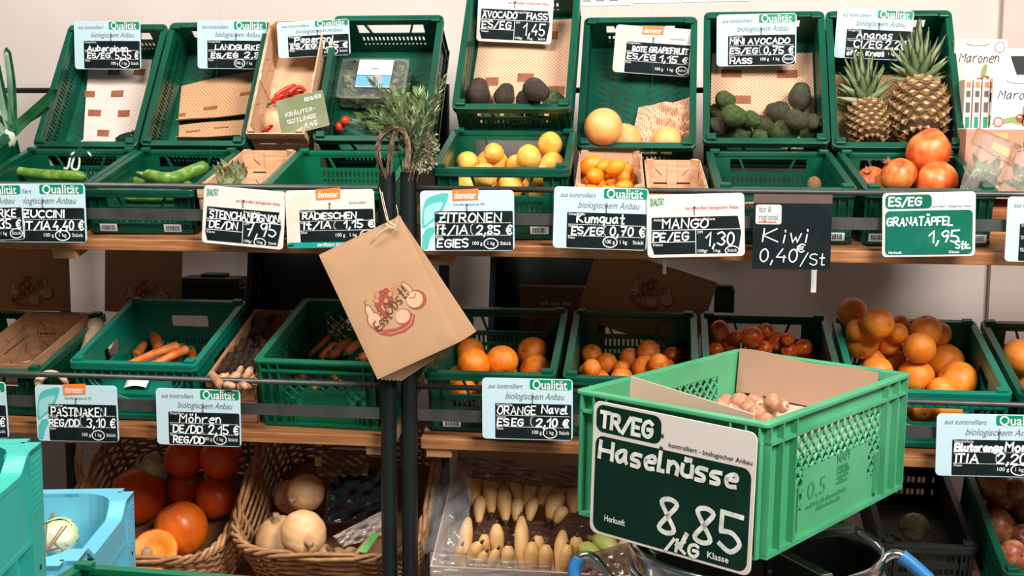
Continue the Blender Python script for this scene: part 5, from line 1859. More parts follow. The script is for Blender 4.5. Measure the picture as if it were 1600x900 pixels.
def bag_print(P, W, o, mats, sc=1.0, mirror=1):
    """fruit bowl print with the words Esst Obst!; P(x,y,k) maps print coordinates (metres, centre 0) to the bag"""
    b = MB()

    def disc(x, y, rx, ry, mi, z, a=0.0, n=22):
        pts = [(x + rx * cos(2 * pi * k / n) * cos(a) - ry * sin(2 * pi * k / n) * sin(a), y + rx * cos(2 * pi * k / n) * sin(a) + ry * sin(2 * pi * k / n) * cos(a)) for k in range(n)]
        b.add([P(q[0] * sc, q[1] * sc, z) for q in pts], [tuple(range(n))], mi)

    def poly(pts, mi, z):
        b.add([P(q[0] * sc, q[1] * sc, z) for q in pts], [tuple(range(len(pts)))], mi)

    def line(pts, wd, mi, z):
        Lp, Rp = strip(smooth(pts, 4), wd)
        n = len(Lp)
        b.add([P(x_ * sc, y_ * sc, z) for x_, y_ in Lp + Rp], [(i, n + i, n + i + 1, i + 1) for i in range(n - 1)], mi)
    # bowl / banana along the bottom
    poly([(-.058, -.012), (-.05, -.028), (-.03, -.042), (0, -.047), (.024, -.040), (.036, -.024), (.032, -.016), (.015, -.028), (-.01, -.032), (-.035, -.024)], 0, 1)
    line([(-.05, -.024), (-.02, -.038), (.015, -.037), (.033, -.02)], .002, 1, 2)
    # pear
    disc(-.046, .002, .016, .018, 0, 1); disc(-.048, .022, .009, .016, 0, 1)
    disc(-.046, .002, .0135, .0155, 2, 2); disc(-.048, .022, .0066, .0135, 2, 2)
    line([(-.048, .036), (-.050, .044), (-.044, .047)], .0016, 0, 3)
    # grapes
    k = 0
    for yy, xs in ((.046, (-.018, -.008, .002)), (.037, (-.024, -.013, -.003, .007)), (.028, (-.026, -.016, -.006, .003)), (.019, (-.026, -.017, -.008)), (.010, (-.024, -.016)), (.001, (-.02,))):
        for xx in xs:
            disc(xx, yy, .0062, .0062, 3 if k % 3 else 0, 3); disc(xx, yy, .0050, .0050, 0 if k % 3 else 1, 4); k += 1
    # strawberry
    poly([(.008, .050), (.018, .056), (.030, .052), (.030, .040), (.020, .030), (.011, .038)], 1, 2)
    for q in range(7):
        disc(.014 + .0045 * (q % 4), .040 + .006 * (q // 3), .001, .001, 0, 3)
    # banana top right
    poly([(.036, .046), (.042, .050), (.052, .036), (.056, .020), (.046, .018), (.042, .030)], 0, 1)
    poly([(.038, .045), (.042, .047), (.050, .035), (.053, .021), (.047, .020), (.043, .031)], 2, 2)
    # apples
    disc(.052, .004, .021, .020, 0, 3); disc(.049, .006, .0175, .0165, 2, 4)
    line([(.040, .014), (.050, .010), (.056, .016)], .0016, 0, 5)
    disc(.012, -.016, .018, .016, 0, 2); disc(.011, -.015, .0160, .014, 2, 3)
    po = b.build('printed_fruit', mats, o)
    ink = MB()
    for txt, x, y, wd, ht in (('Esst', -.047, -.022, .040, .020), ('Obst!', -.012, -.002, .058, .024)):
        for st in hand_strokes(txt, 0, 0, ht, wd, .15, 4):
            ca, sa = cos(.38), sin(.38)
            st = [(x + p[0] * ca - p[1] * sa, y + p[0] * sa + p[1] * ca) for p in st]
            Lp, Rp = strip(st, .0024)
            n = len(Lp)
            kz = 6 + (len(ink.v) % 5) * .4
            ink.add([P(x_ * sc, y_ * sc, kz) for x_, y_ in Lp + Rp], [(i, n + i, n + i + 1, i + 1) for i in range(n - 1)])
    ink.build('printed_words', M_PRD, o)


PM = [M_PRR, M_PRP, M_PRG, mat('print_wine', (.24, .04, .035), .7)]


def bag(tl, tr, bl, Y, label, group, rot=0.0, pivot=None, printed=True, m=None, seed=0, depth=0.004, pc=(.5, .6), sc=1.0, nrm=(0, -1, 0.02)):
    p0 = (0, Y, 1.1)
    A, B, D = hit(*tl, p0, nrm), hit(*tr, p0, nrm), hit(*bl, p0, nrm)
    n = V(nrm).normalized()
    X = (B - A).normalized(); W = (B - A).length; H = (A - D).length
    Yv = n.cross(X) * 1.0
    Yv = Yv if Yv.dot(A - D) > 0 else -Yv
    O = A + X * W / 2 - Yv * H / 2
    Mx = basis(O, X, Yv, n)
    if rot and pivot:
        pv = hit(*pivot, p0, nrm)
        Mx = MX.Translation(pv) @ MX.Rotation(rot, 4, n) @ MX.Translation(-pv) @ Mx
    r = random.Random(seed)
    ph = [(r.uniform(3, 11), r.uniform(3, 11), r.uniform(0, 6)) for _ in range(4)]

    def zf(u, v):
        e = min(u, 1 - u, v, 1 - v)
        q = sum(abs(sin(a * u + c * v + d)) - .6 for a, c, d in ph) * (.0006 if printed else .0002)
        return depth * (min(e, .2) / .2) ** .6 * .6 + q * min(e * 8, 1)

    def fn(u, v): return V((-W / 2 + W * u, H / 2 - H * v, zf(u, v)))
    b = sheet(44, 60, fn, 0.0012)
    nb = MB()
    nb.v, nb.f, nb.m = b.v, b.f, b.m
    # back ply of the bag, folded along the sides
    def fb(u, v): return V((-W / 2 + W * u, H / 2 - H * v + (.006 if v == 0 else 0), -zf(u, v) * .5 - .0016))
    b2 = sheet(8, 8, fb, 0.0008)
    nb.add(b2.v, b2.f)
    o = nb.build('paper_bag', m or M_KRAFT, None, smooth=True, angle=45, M=Mx)
    tag(o, label, 'paper bag', group)
    if printed:
        def P(x, y, k):
            xx, yy = -W / 2 + pc[0] * W + x, H / 2 - pc[1] * H + y
            u, v = min(max(xx / W + .5, 0), 1), min(max(.5 - yy / H, 0), 1)
            return V((xx, yy, zf(u, v) + .0013 + .00025 * k))
        bag_print(P, W, o, PM, sc)
    else:
        pass
    return o, Mx, W, H


PIV = (619, 350)
bag((500, 402), (627, 341), (572, 600), -0.098, 'front kraft paper bag printed Esst Obst! hanging from the left post', 'hanging kraft bags', printed=True, pc=(.50, .60), sc=1.08, seed=1)
for k in range(1, 7):
    bag((500, 402), (627, 341), (572, 600), -0.098 + .0075 * k, 'plain kraft paper bag fanned out behind the printed Esst Obst! bag', 'hanging kraft bags', rot=R(1.45 * k), pivot=PIV, printed=False, seed=1 + k, depth=.002)
s = MB()
q = lambda x, y, Y: hitY(x, y, Y)
for dx in (0, 2.5):
    s.tube(bend([q(593 + dx, 293, -.034), q(598 + dx, 318, -.06), q(604 + dx, 343, -.106)], 10), .0011, 5)
s.tube(bend([q(604, 343, -.106), q(612, 350, -.110), q(618, 352, -.108), q(612, 357, -.110), q(603, 350, -.108)], 14), .0018, 6)
s.tube(bend([q(612, 352, -.108), q(596, 362, -.112), q(584, 376, -.108)], 8), .0016, 5)
s.tube(bend([q(618, 350, -.106), q(622, 335, -.10), q(619, 320, -.09)], 8), .0008, 5)
tag(s.build('string', M_STRING, None, smooth=True), 'pale string tying the kraft bags to the guard bar', 'string')

# bags, crates and odds and ends in the shade at the back of the lower shelf
M_KD = M_KRAFT
bag((-52, 372), (105, 372), (-95, 472), 0.50, 'kraft bag at the back of the lower shelf, at the left photo edge', 'kraft bags at the back', pc=(.62, .77), sc=1.0, seed=11, depth=.012)
bag((165, 360), (285, 366), (117, 473), 0.50, 'kraft bag with fruit print leaning behind the teal carrot crate', 'kraft bags at the back', pc=(.55, .80), sc=.95, seed=12, depth=.012)
bag((935, 385), (1120, 445), (950, 500), 0.44, 'kraft bag lying behind the small orange crate', 'kraft bags at the back', pc=(.52, .42), sc=.9, seed=13, depth=.012)
M_DK = mat('black_and_shaded_plastic', (0.006, 0.012, 0.011), .5, var=.2)  # black plastic; on the cabbage crate the darkness is shade put into the colour
T_ = hitY(860, 470, .60)
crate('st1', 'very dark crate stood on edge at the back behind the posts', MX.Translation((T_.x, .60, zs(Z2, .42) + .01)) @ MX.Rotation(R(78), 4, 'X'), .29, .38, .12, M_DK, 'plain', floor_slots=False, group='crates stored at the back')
o = MB(); o.box(-.085, .085, 0, .05, 0, .16); o.box(-.09, .09, -.004, .054, .16, .168)
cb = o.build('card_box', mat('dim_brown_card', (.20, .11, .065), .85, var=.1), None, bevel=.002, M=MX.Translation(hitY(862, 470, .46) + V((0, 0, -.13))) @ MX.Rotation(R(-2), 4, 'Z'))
tag(cb, 'flat brown card box behind the orange crates', 'box')
q_ = MB()
for k in range(3):
    for j in range(4):
        q_.box(-.03 + .03 * k + j * .006, -.027 + .03 * k + j * .006, -.0046, -.0042, .118, .128)
q_.build('hand_hole_slits', M_WHITE, cb)
T_ = hitY(460, 470, .50)
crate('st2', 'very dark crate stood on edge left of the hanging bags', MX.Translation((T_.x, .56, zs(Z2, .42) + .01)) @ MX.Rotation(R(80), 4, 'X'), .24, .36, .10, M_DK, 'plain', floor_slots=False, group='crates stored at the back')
T_ = hitY(325, 460, .52)
o = MB()
o.box(-.10, .10, 0, .09, 0, .05); o.box(-.085, .085, .005, .085, .05, .075); o.box(-.03, .04, .02, .07, .075, .085)
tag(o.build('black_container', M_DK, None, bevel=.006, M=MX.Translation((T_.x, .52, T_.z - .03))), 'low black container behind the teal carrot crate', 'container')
A_ = hitY(1131, 487, .50)
o = MB(); o.prism(rrect(-.026, .026, -.022, .022, .006), 0, .062); o.prism(rrect(-.022, .022, -.018, .018, .006), .062, .070)
jar = o.build('black_jar', M_DK, None, bevel=.002, M=MX.Translation(A_ + V((0, 0, 0))))
tag(jar, 'small black canister at the back right of the leaning kraft bag', 'canister')
for nm, (x0, y0, x1, y1), lb in (('a', (1036, 404, 1041, 428), 'thin white paper strip hanging below the mango sign'), ('b', (1268, 420, 1275, 457), 'white paper strip hanging below the kiwi sign')):
    A, B = hitY(x0, y0, .02), hitY(x1, y1, .02)
    o = MB(); o.box(A.x, B.x, .02, .0206, B.z, A.z); o.box(A.x - .001, B.x + .001, .0195, .0211, A.z - .004, A.z)
    tag(o.build('paper_strip', M_WHITE, None), lb, 'paper strip')

# ------------------------------------------------------------------ crumpled sheets, films and packs
def noise2(seed, n=7, f=9):
    r = random.Random(seed)
    ph = [(r.uniform(-f, f), r.uniform(-f, f), r.uniform(0, 6), r.uniform(.4, 1)) for _ in range(n)]
    return lambda u, v: sum(w * abs(sin(a * u + c * v + d)) for a, c, d, w in ph) / n


nz = noise2(3, 8, 14)
cs = [cpt('grape', 985, 228, .02), cpt('grape', 1082, 234, .02), cpt('grape', 1078, 168, .06), cpt('grape', 998, 172, .02)]
up = CR['grape']['M'].to_3x3() @ V((0, 0, 1))
b = sheet(30, 26, lambda u, v: (cs[0] * (1 - u) + cs[1] * u) * (1 - v) + (cs[3] * (1 - u) + cs[2] * u) * v + up * (nz(u, v) * .065 * (.25 + u) + .004), .0008)
tag(b.build('crumpled_paper', M_CARDP, None, smooth=True, angle=35), 'crumpled brown paper in the grapefruit crate', 'paper')

# mushroom tray
cs = [cpt('mush', *p, z) for p, z in (((522, 160), .05), ((630, 162), .05), ((640, 101), .05), ((546, 99), .05))]
X = (cs[1] - cs[0]).normalized(); up = CR['mush']['M'].to_3x3() @ V((0, 0, 1))
Yv = up.cross(X).normalized(); W, H = (cs[1] - cs[0]).length, (cs[3] - cs[0]).length
root = empty('mushroom_tray', basis((cs[0] + cs[1] + cs[2] + cs[3]) / 4, X, Yv, up)); tag(root, 'film wrapped tray of dark leafy mushrooms with a white and blue label', 'food tray')
t_ = MB(); t_.ring(rrect(-W / 2, W / 2, -H / 2, H / 2, .02), rrect(-W / 2 + .008, W / 2 - .008, -H / 2 + .008, H / 2 - .008, .014), -.02, .022); t_.prism(rrect(-W / 2 + .004, W / 2 - .004, -H / 2 + .004, H / 2 - .004, .015), -.022, -.018)
t_.build('tray', film_mat('clear_tray', (.22, .25, .18), .45, .15), root, smooth=True, angle=40)
mb_ = MB()
rm = random.Random(5)
for k in range(110):
    x, y = rm.uniform(-W / 2 + .015, W / 2 - .015), rm.uniform(-H / 2 + .015, H / 2 - .015)
    leaf(mb_, V((x, y, rm.uniform(-.01, .012))), (rm.uniform(-1, 1), rm.uniform(-1, 1), rm.uniform(-.1, .4)), (0, 0, 1), .03, .016, .3)
mo = mb_.build('mushrooms', mat('mushroom_green', (.055, .065, .02), .6, var=.4, vscale=40, col2=(.17, .18, .07), c2scale=30), root, smooth=True); mo['kind'] = 'stuff'
nzf = noise2(9, 6, 16)
f_ = sheet(16, 12, lambda u, v: V((-W / 2 + W * u, -H / 2 + H * v, .022 + .006 * nzf(u, v))), .0004)
f_.build('cling_film', film_mat('clear_film', (.8, .85, .8), .05, .05), root, smooth=True)
l_ = MB()
def q4(x0, x1, y0, y1, z, mi): l_.add([(x0, y0, z), (x1, y0, z), (x1, y1, z), (x0, y1, z)], [(0, 1, 2, 3)], mi)
x0, x1, y0, y1 = -W * .22, W * .28, -H * .26, H * .42
q4(x0, x1, y0, y1, .0300, 0); q4(x0, x1, y0 + .002, y0 + (y1 - y0) * .42, .0303, 1); q4(x0, x1, y0 + (y1 - y0) * .42, y0 + (y1 - y0) * .45, .0304, 2)
l_.ring([(x0 + (x1 - x0) * .6 + .016 * cos(2 * pi * k / 20), y0 + (y1 - y0) * .27 + .016 * sin(2 * pi * k / 20)) for k in range(20)], [(x0 + (x1 - x0) * .6 + .009 * cos(2 * pi * k / 20), y0 + (y1 - y0) * .27 + .009 * sin(2 * pi * k / 20)) for k in range(20)], .0304, .0307, 3)
q4(x0 + (x1 - x0) * .38, x0 + (x1 - x0) * .62, y0 + (y1 - y0) * .66, y0 + (y1 - y0) * .70, .0305, 4)
l_.build('label', [M_WHITE, mat('label_blue', (.12, .36, .58), .5), M_SIGNG, mat('label_coral', (.75, .30, .22), .5), M_GREY], root)
gl = MB()
for k in range(46):
    c = cpt('mush', rm.uniform(556, 625), rm.uniform(165, 208), rm.uniform(.015, .03))
    leaf(gl, c - cpt('mush', 590, 190, .02), (rm.uniform(-1, 1), rm.uniform(-1, .3), rm.uniform(-.2, .8)), up, .035, .02, .25)
g_ = gl.build('salad_leaves', M_LEAF, None, smooth=True, M=MX.Translation(cpt('mush', 590, 190, .02))); tag(g_, 'dark green loose leaves below the mushroom tray', 'leaves', kind='stuff')

# white tie in the courgette crate
s = MB()
c0 = [cpt('zucA', x, y, .085) for x, y in ((100, 263), (106, 262), (110, 246), (116, 244), (112, 262), (122, 264), (124, 247), (118, 242), (127, 240))]
s.tube(bend(c0, 40), .0030, 6)
c0 = [cpt('zucA', x, y, .10) for x, y in ((112, 241), (122, 236), (135, 237), (141, 242))]
s.tube(bend(c0, 12), [.003, .006, .007, .007, .007, .006] + [.005] * 20 if False else .006, 8, flat=.5)
tag(s.build('paper_tie', mat('tie_white', (.62, .66, .62), .6), None, smooth=True), 'twisted white paper tie in the left courgette crate', 'tie')

# paper slips in the carrot crate
for pts, z, lb in ((((210, 575), (240, 575), (262, 554), (238, 556)), .045, 'white paper slip between the carrots'), (((193, 606), (228, 606), (236, 589), (200, 588)), .02, 'white paper label seen through the front of the carrot crate')):
    c0 = [cpt('car', *p, z) for p in pts]
    b = sheet(6, 6, lambda u, v: (c0[0] * (1 - u) + c0[1] * u) * (1 - v) + (c0[3] * (1 - u) + c0[2] * u) * v + V((0, 0, .006 * sin(3 * u))), .0005)
    tag(b.build('paper_slip', M_WHITE, None, smooth=True), lb, 'paper label')
# kiwi
p = cpt('kiwi', 1272, 288, .085)
b = MB(); b.lathe([(max(cos(-pi / 2 + pi * k / 14), 1e-3), sin(-pi / 2 + pi * k / 14) * 1.15) for k in range(15)], 18)
kw = b.build('kiwi', mat('kiwi_skin', (.24, .12, .045), .85, var=.25, vscale=3, bump=.5, bscale=60), None, smooth=True, M=MX.Translation(p) @ MX.Scale(px2m('kiwi', 11, p), 4))
tag(kw, 'single small brown kiwi on the card liner behind the kiwi sign', 'kiwi')
s = MB(); s.lathe([(.12, 0), (.1, .06), (.02, .06)], 8, T=MX.Translation((0, 0, 1.13))); s.build('stem_end', M_STEMB, kw)

# cards inside the hazelnut box
for pts, m_, lb in (([V((-.105, .035, .262)), V((.155, .014, .238)), V((.155, .020, .165)), V((-.105, .03, .165))], M_PINEC if False else M_KRAFT, 'pale card flap along the sign side of the hazelnut box'),
                    ([V((-.183, .535, .236)), V((.183, .535, .236)), V((.183, .51, .10)), V((-.183, .51, .10))], M_KRAFT, None)):
    if lb is None:
        continue
    c0 = [HZ @ p for p in pts]
    b = sheet(12, 5, lambda u, v: (c0[0] * (1 - u) + c0[1] * u) * (1 - v) + (c0[3] * (1 - u) + c0[2] * u) * v, .003)
    tag(b.build('card_flap', mat('pale_card', (.60, .42, .31), .8, var=.05), None, smooth=True, angle=40), lb, 'card flap', 'card lining of the hazelnut box')
HI = HZ.inverted()
c0 = [HZ @ p for p in (V((-.172, .545, .239)), V((.140, .545, .228)), V((.140, .535, .145)), V((-.172, .535, .145)))]
b = sheet(14, 6, lambda u, v: (c0[0] * (1 - u) + c0[1] * u) * (1 - v) + (c0[3] * (1 - u) + c0[2] * u) * v + HZ.to_3x3() @ V((0, -.006 * sin(3 * u), .003 * sin(9 * u))), .003)
tag(b.build('card_flap', mat('brown_card', (.40, .23, .15), .8, var=.05), None, smooth=True, angle=40), 'large brown card standing along the far side of the hazelnut box', 'card flap', 'card lining of the hazelnut box')
b = MB(); b.box(-.172, .172, .015, .545, .134, .139)
tag(b.build('card_sheet', mat('pale_card', (.60, .42, .31), .8), None, M=HZ), 'brown card layer the hazelnuts lie on', 'card layer')

# ------------------------------------------------------------------ cartons at the upper right
M_BOXW = mat('carton_white', (.78, .76, .72), .45)
M_BOXP = mat('carton_cream', (.76, .62, .52), .45)
M_LFG = mat('print_leaf_green', (.22, .27, .08), .5)
M_CHE = mat('print_chestnut', (.26, .06, .03), .4)


def carton(tl, tr, bl, Y, dep, label, m, yaw=0.0, art=True):
    A, B, D = hitY(*tl, Y), hitY(*tr, Y), hitY(*bl, Y)
    W, H = (B - A).length, (A - D).length
    root = empty('chestnut_carton', MX.Translation(D) @ MX.Rotation(R(yaw), 4, 'Z')); tag(root, label, 'carton', 'chestnut cartons')
    b = MB(); b.box(0, W, 0, dep, 0, H); b.build('box', m, root, bevel=.001)
    T = MX(((1, 0, 0, 0), (0, 0, 1, 0), (0, 1, 0, 0), (0, 0, 0, 1)))          # x, z drawn on the front face
    F = lambda x, y, z=.0004: (x * W, -z, y * H)
    if not art:
        s = MB()
        for y0, y1, mi in ((.84, .95, 0), (.66, .78, 1), (.36, .56, 1), (.06, .28, 2)):
            s.add([F(.25, y0), F(.8, y0), F(.8, y1), F(.25, y1)], [(0, 1, 2, 3)], mi)
        s.build('spine_print', [mat('spine_orange', (.65, .20, .06), .5), mat('spine_dark', (.10, .08, .07), .5), M_SIGNG], root)
        return root
    w_ink = MB()
    for st in hand_strokes('Maronen', .10 * W, .60 * H, .16 * H, .74 * W, .2, 3):
        Lp, Rp = strip(st, .0022)
        n = len(Lp)
        zz = -.0005 - (len(w_ink.v) % 7) * 5e-5
        w_ink.add([(x_, zz, y_) for x_, y_ in Lp + Rp], [(i, n + i, n + i + 1, i + 1) for i in range(n - 1)])
    w_ink.build('product_word', M_BLK, root)
    a = MB()
    def el(cx, cy, rx, ry, mi, z, n=20, rot=0):
        a.add([F(cx + (rx * cos(2 * pi * k / n) * cos(rot) - ry * sin(2 * pi * k / n) * sin(rot)), cy + (rx * cos(2 * pi * k / n) * sin(rot) + ry * sin(2 * pi * k / n) * cos(rot)), z) for k in range(n)], [tuple(range(n))], mi)
    el(.30, .20, .30, .055, 0, .0005, rot=.25); el(.62, .15, .33, .05, 0, .0006, rot=-.1); el(.58, .44, .05, .13, 0, .0006, rot=-.3)
    for x, y in ((.50, .24), (.62, .28), (.72, .20), (.60, .16)):
        el(x, y, .085, .085, 1, .0008); el(x - .02, y + .03, .03, .02, 2, .0010)
    el(.12, .17, .085, .10, 3, .0007); el(.12, .17, .06, .07, 4, .0008)
    el(.86, .86, .10, .10, 5, .0006); el(.86, .86, .085, .085, 4, .0007)
    el(.45, .93, .22, .05, 5, .0005); el(.45, .935, .20, .04, 4, .0006)
    a.build('artwork', [M_LFG, M_CHE, M_BEIGE, M_REDI, m, M_GREY], root)
    s = MB()
    for k, (y0, y1, mi) in enumerate(((.80, .92, 0), (.55, .72, 1), (.1, .3, 2))):
        s.add([(-.0004, dep * .2, y0 * H), (-.0004, dep * .8, y0 * H), (-.0004, dep * .8, y1 * H), (-.0004, dep * .2, y1 * H)], [(0, 1, 2, 3)], mi)
    s.build('spine_print', [mat('spine_orange', (.65, .20, .06), .5), M_BLK, M_SIGNG], root)
    return root


carton((1486, 62), (1568, 65), (1488, 150), .52, .05, 'cream chestnut carton standing at the back, topmost at the right edge', M_BOXP)
carton((1548, 121), (1640, 116), (1548, 205), .38, .05, 'white chestnut carton in front, cut by the right photo edge', M_BOXW)
for k, (x, lb) in enumerate(((1506, 'leftmost of three chestnut cartons showing their narrow spines'), (1520, 'middle one of three chestnut cartons showing their narrow spines'), (1534, 'rightmost of three chestnut cartons showing their narrow spines'))):
    carton((x, 124), (x + 12, 124), (x - 2, 205), .40 + .0 * k, .11, lb, M_BOXP, art=False)
# support block for the cartons : a date carton with a tear-off front
A, B, D = hitY(1510, 200, .30), hitY(1640, 196, .30), hitY(1512, 300, .30)
root = empty('date_carton', MX.Translation((A.x, .30, zs(Z1, .42) + .003))); tag(root, 'brown date carton with a pale lid under the chestnut cartons', 'carton')
Wd, Hd = (B - A).length, A.z - zs(Z1, .42) - .003
b = MB(); b.box(0, Wd, 0, .25, 0, Hd - .004); b.build('box', mat('date_brown', (.50, .26, .17), .5), root, bevel=.001)
b = MB(); b.box(-.001, Wd + .001, -.001, .251, Hd - .004, Hd); b.build('lid', M_BOXW, root, bevel=.001)
b = MB(); put_text(b, 'Datteln', .052, Hd - .055, 0, size=.034, T=MX.Translation((0, -.0006, 0)) @ MX(((1, 0, 0, 0), (0, 0, -1, 0), (0, 1, 0, 0), (0, 0, 0, 1)))); b.build('product_word', mat('date_word', (.12, .03, .02), .5), root)
b = MB(); b.box(.05, .095, -.0008, -.0002, Hd - .026, Hd - .012); b.box(.03, .04, -.0008, -.0002, Hd - .045, Hd - .035); b.build('gold_badge', mat('gold_print', (.68, .45, .14), .4), root)
A = hitY(1570, 118, .60); B = hitY(1640, 74, .60)
root = empty('display_stand', MX.Translation(A)); tag(root, 'white device with a dark slanted face behind the chestnut cartons', 'device')
wd, ht = B.x - A.x, B.z - A.z
b = MB(); b.add([(0, 0, 0), (wd, 0, 0), (wd, .1, 0), (0, .1, 0), (-.004, .03, ht), (wd, .03, ht), (wd, .1, ht), (-.004, .1, ht)], [(3, 2, 1, 0), (4, 5, 6, 7), (0, 1, 5, 4), (1, 2, 6, 5), (2, 3, 7, 6), (3, 0, 4, 7)]); b.box(0, wd, .0, .1, -.16, 0); b.build('housing', M_WHITE, root, bevel=.004)
b = MB(); b.add([(wd * .28, -.001, .003), (wd, -.001, .003), (wd, .021, ht * .72), (wd * .16, .021, ht * .72)], [(0, 1, 2, 3)]); b.build('dark_face', M_BLK, root)

# cellophane bags of herbs in front of the date carton
def film_bag(name, label, px, Y0, seed, green=True, extra=None):
    """px: outline corner pixels TL TR BR BL"""
    c0 = [hitY(x, y, Yk) for (x, y), Yk in zip(px, Y0)]
    nz_ = noise2(seed, 8, 13)
    O = sum(c0, V()) / 4
    nrm = (c0[1] - c0[0]).cross(c0[3] - c0[0]).normalized()
    if nrm.y > 0:
        nrm = -nrm
    def fn(u, v):
        e = min(u, 1 - u, v, 1 - v)
        return (c0[0] * (1 - u) + c0[1] * u) * (1 - v) + (c0[3] * (1 - u) + c0[2] * u) * v + nrm * (nz_(u, v) * .035 + .035 * min(e * 5, 1) - .02) - O
    b = sheet(26, 22, fn, .0004)
    o = b.build(name, film_mat('cellophane', (.70, .62, .56), .16, .1), None, smooth=True, M=MX.Translation(O)); tag(o, label, 'plastic bag', 'cellophane herb bags')
    if green:
        g = MB(); r = random.Random(seed)
        for k in range(22):
            u, v = r.uniform(.25, .75), r.uniform(.5, .85)
            p = (c0[0] * (1 - u) + c0[1] * u) * (1 - v) + (c0[3] * (1 - u) + c0[2] * u) * v - O
            leaf(g, p - nrm * .012, (r.uniform(-1, 1), .1, r.uniform(-.3, 1)), nrm, .035, .018, .1)
        g.build('herb_leaves', mat('bagged_herb', (.10, .14, .06), .6, var=.3, vscale=30, col2=(.2, .25, .14), c2scale=20), o, smooth=True)['kind'] = 'stuff'
    return o


o = film_bag('herb_bag', 'clear cellophane bag with green herbs and brown header card, right of the pomegranates', [(1527, 200), (1592, 226), (1560, 300), (1500, 296)], [.22, .20, .10, .10], 4)
c0 = [hitY(x, y, Yk) for (x, y), Yk in zip([(1527, 199), (1593, 226), (1582, 262), (1516, 222)], [.205, .185, .15, .18])]
b = sheet(6, 4, lambda u, v: (c0[0] * (1 - u) + c0[1] * u) * (1 - v) + (c0[3] * (1 - u) + c0[2] * u) * v, .0006)
hc = b.build('header_card', mat('header_brown', (.42, .20, .12), .4), None, smooth=True)
hc.parent = o; hc.matrix_parent_inverse = o.matrix_world.inverted()
b = sheet(2, 2, lambda u, v: c0[0].lerp(c0[1], .45 + .4 * u).lerp(c0[3].lerp(c0[2], .45 + .4 * u), .35 + .4 * v) + V((0, -.002, .0)), .0004)
hb = b.build('gold_label', mat('gold_print', (.68, .45, .14), .4), None); hb.parent = o; hb.matrix_parent_inverse = o.matrix_world.inverted()
film_bag('herb_bag', 'clear cellophane bag with pale green herbs cut by the right photo edge', [(1585, 232), (1660, 225), (1660, 305), (1562, 304)], [.14, .14, .06, .06], 5)

# paper notices on the wall, cut by the top photo edge
for x0, x1, y1, lb in ((905, 985, 9, 'left paper notice on the wall at the top photo edge'), (990, 1062, 5, 'middle paper notice on the wall at the top photo edge'), (1066, 1170, 3, 'right paper notice on the wall at the top photo edge')):
    A, B = hitY(x0, y1, WALL_Y - .002), hitY(x1, y1 - 1, WALL_Y - .002)
    o = MB(); o.box(A.x, B.x, WALL_Y - .002, WALL_Y - .0005, A.z, A.z + .21)
    po = o.build('paper_notice', M_WHITE, None); tag(po, lb, 'notice', 'paper notices on the wall')
    q = MB()
    for k in range(3):
        q.box(A.x + .01 + .04 * k, A.x + .035 + .04 * k, WALL_Y - .0026, WALL_Y - .0021, A.z + .012, A.z + .016)
    q.build('printed_lines', M_GREY, po)
# ------------------------------------------------------------------ bananas in their film lined tray
M, w_ = M_low(672, 985, 893, 26, 0.12, -0.01)
l_ = .42
root = empty('banana_tray', M); tag(root, 'pale card tray of bananas on the bottom shelf right of the posts', 'tray')
hw = w_ / 2
m_ = mat('tray_card', (.62, .47, .38), .7, var=.06)
for nm, bx in (('front_wall', (-hw, hw, 0, .004)), ('back_wall', (-hw, hw, l_ - .004, l_))):
    b = MB(); b.box(*bx, 0, .12 if nm == 'front_wall' else .16); b.build(nm, m_, root)
for s in (-1, 1):
    b = MB(); x = s * hw; b.box(min(x, x - s * .004), max(x, x - s * .004), .004, l_ - .004, 0, .12); b.build('side_wall', m_, root)
b = MB(); b.box(-hw, hw, 0, l_, -.004, 0); b.build('floor_panel', m_, root)
CR['ban'] = dict(root=root, M=M.copy(), inv=M.inverted(), w=w_, l=l_, h=.12, t=.004, f=0.0)
M_BAN = mat('banana_peel', (.80, .46, .17), .5, var=.07, vscale=20, col2=(.84, .54, .25), c2scale=9)
M_BANG = mat('greenish_banana_peel', (.72, .62, .22), .5, var=.07, vscale=20, col2=(.45, .50, .12), c2scale=9)
M_BTIP = mat('banana_tip', (.10, .05, .02), .8)


def banana(p0, p1, bulge, r, m, group, desc, px, py, tip_at=1):
    O = p0.copy()
    mid = (p0 + p1) / 2 + bulge
    pts = bend([p0 - O, mid - O, p1 - O], 16)
    n = len(pts)
    rad = []
    for i in range(n):
        t = i / (n - 1)
        e = min(t, 1 - t)
        rad.append(r * 1.2 * (min(e / .36, 1) ** .75 * .74 + .26))
    b = MB(); b.tube(pts, rad, 5)
    o = b.build('banana', m, None, smooth=True, angle=80, M=MX.Translation(O))
    md = o.modifiers.new('bevel', 'SUBSURF'); md.levels = md.render_levels = 1
    e = pts[-1]; d = (pts[-1] - pts[-2]).normalized()
    q = MB(); q.tube([e - d * .002, e + d * .004, e + d * .009], [r * .26, r * .24, r * .16], 7); q.build('tip', M_BTIP, o, smooth=True)
    e = pts[0]; d = (pts[0] - pts[1]).normalized()
    q = MB(); q.tube([e - d * .002, e + d * .018, e + d * .030], [r * .26, r * .28, r * .34], 7); q.build('stalk', m, o, smooth=True)
    return reg(o, group, px, py, desc, 'banana')


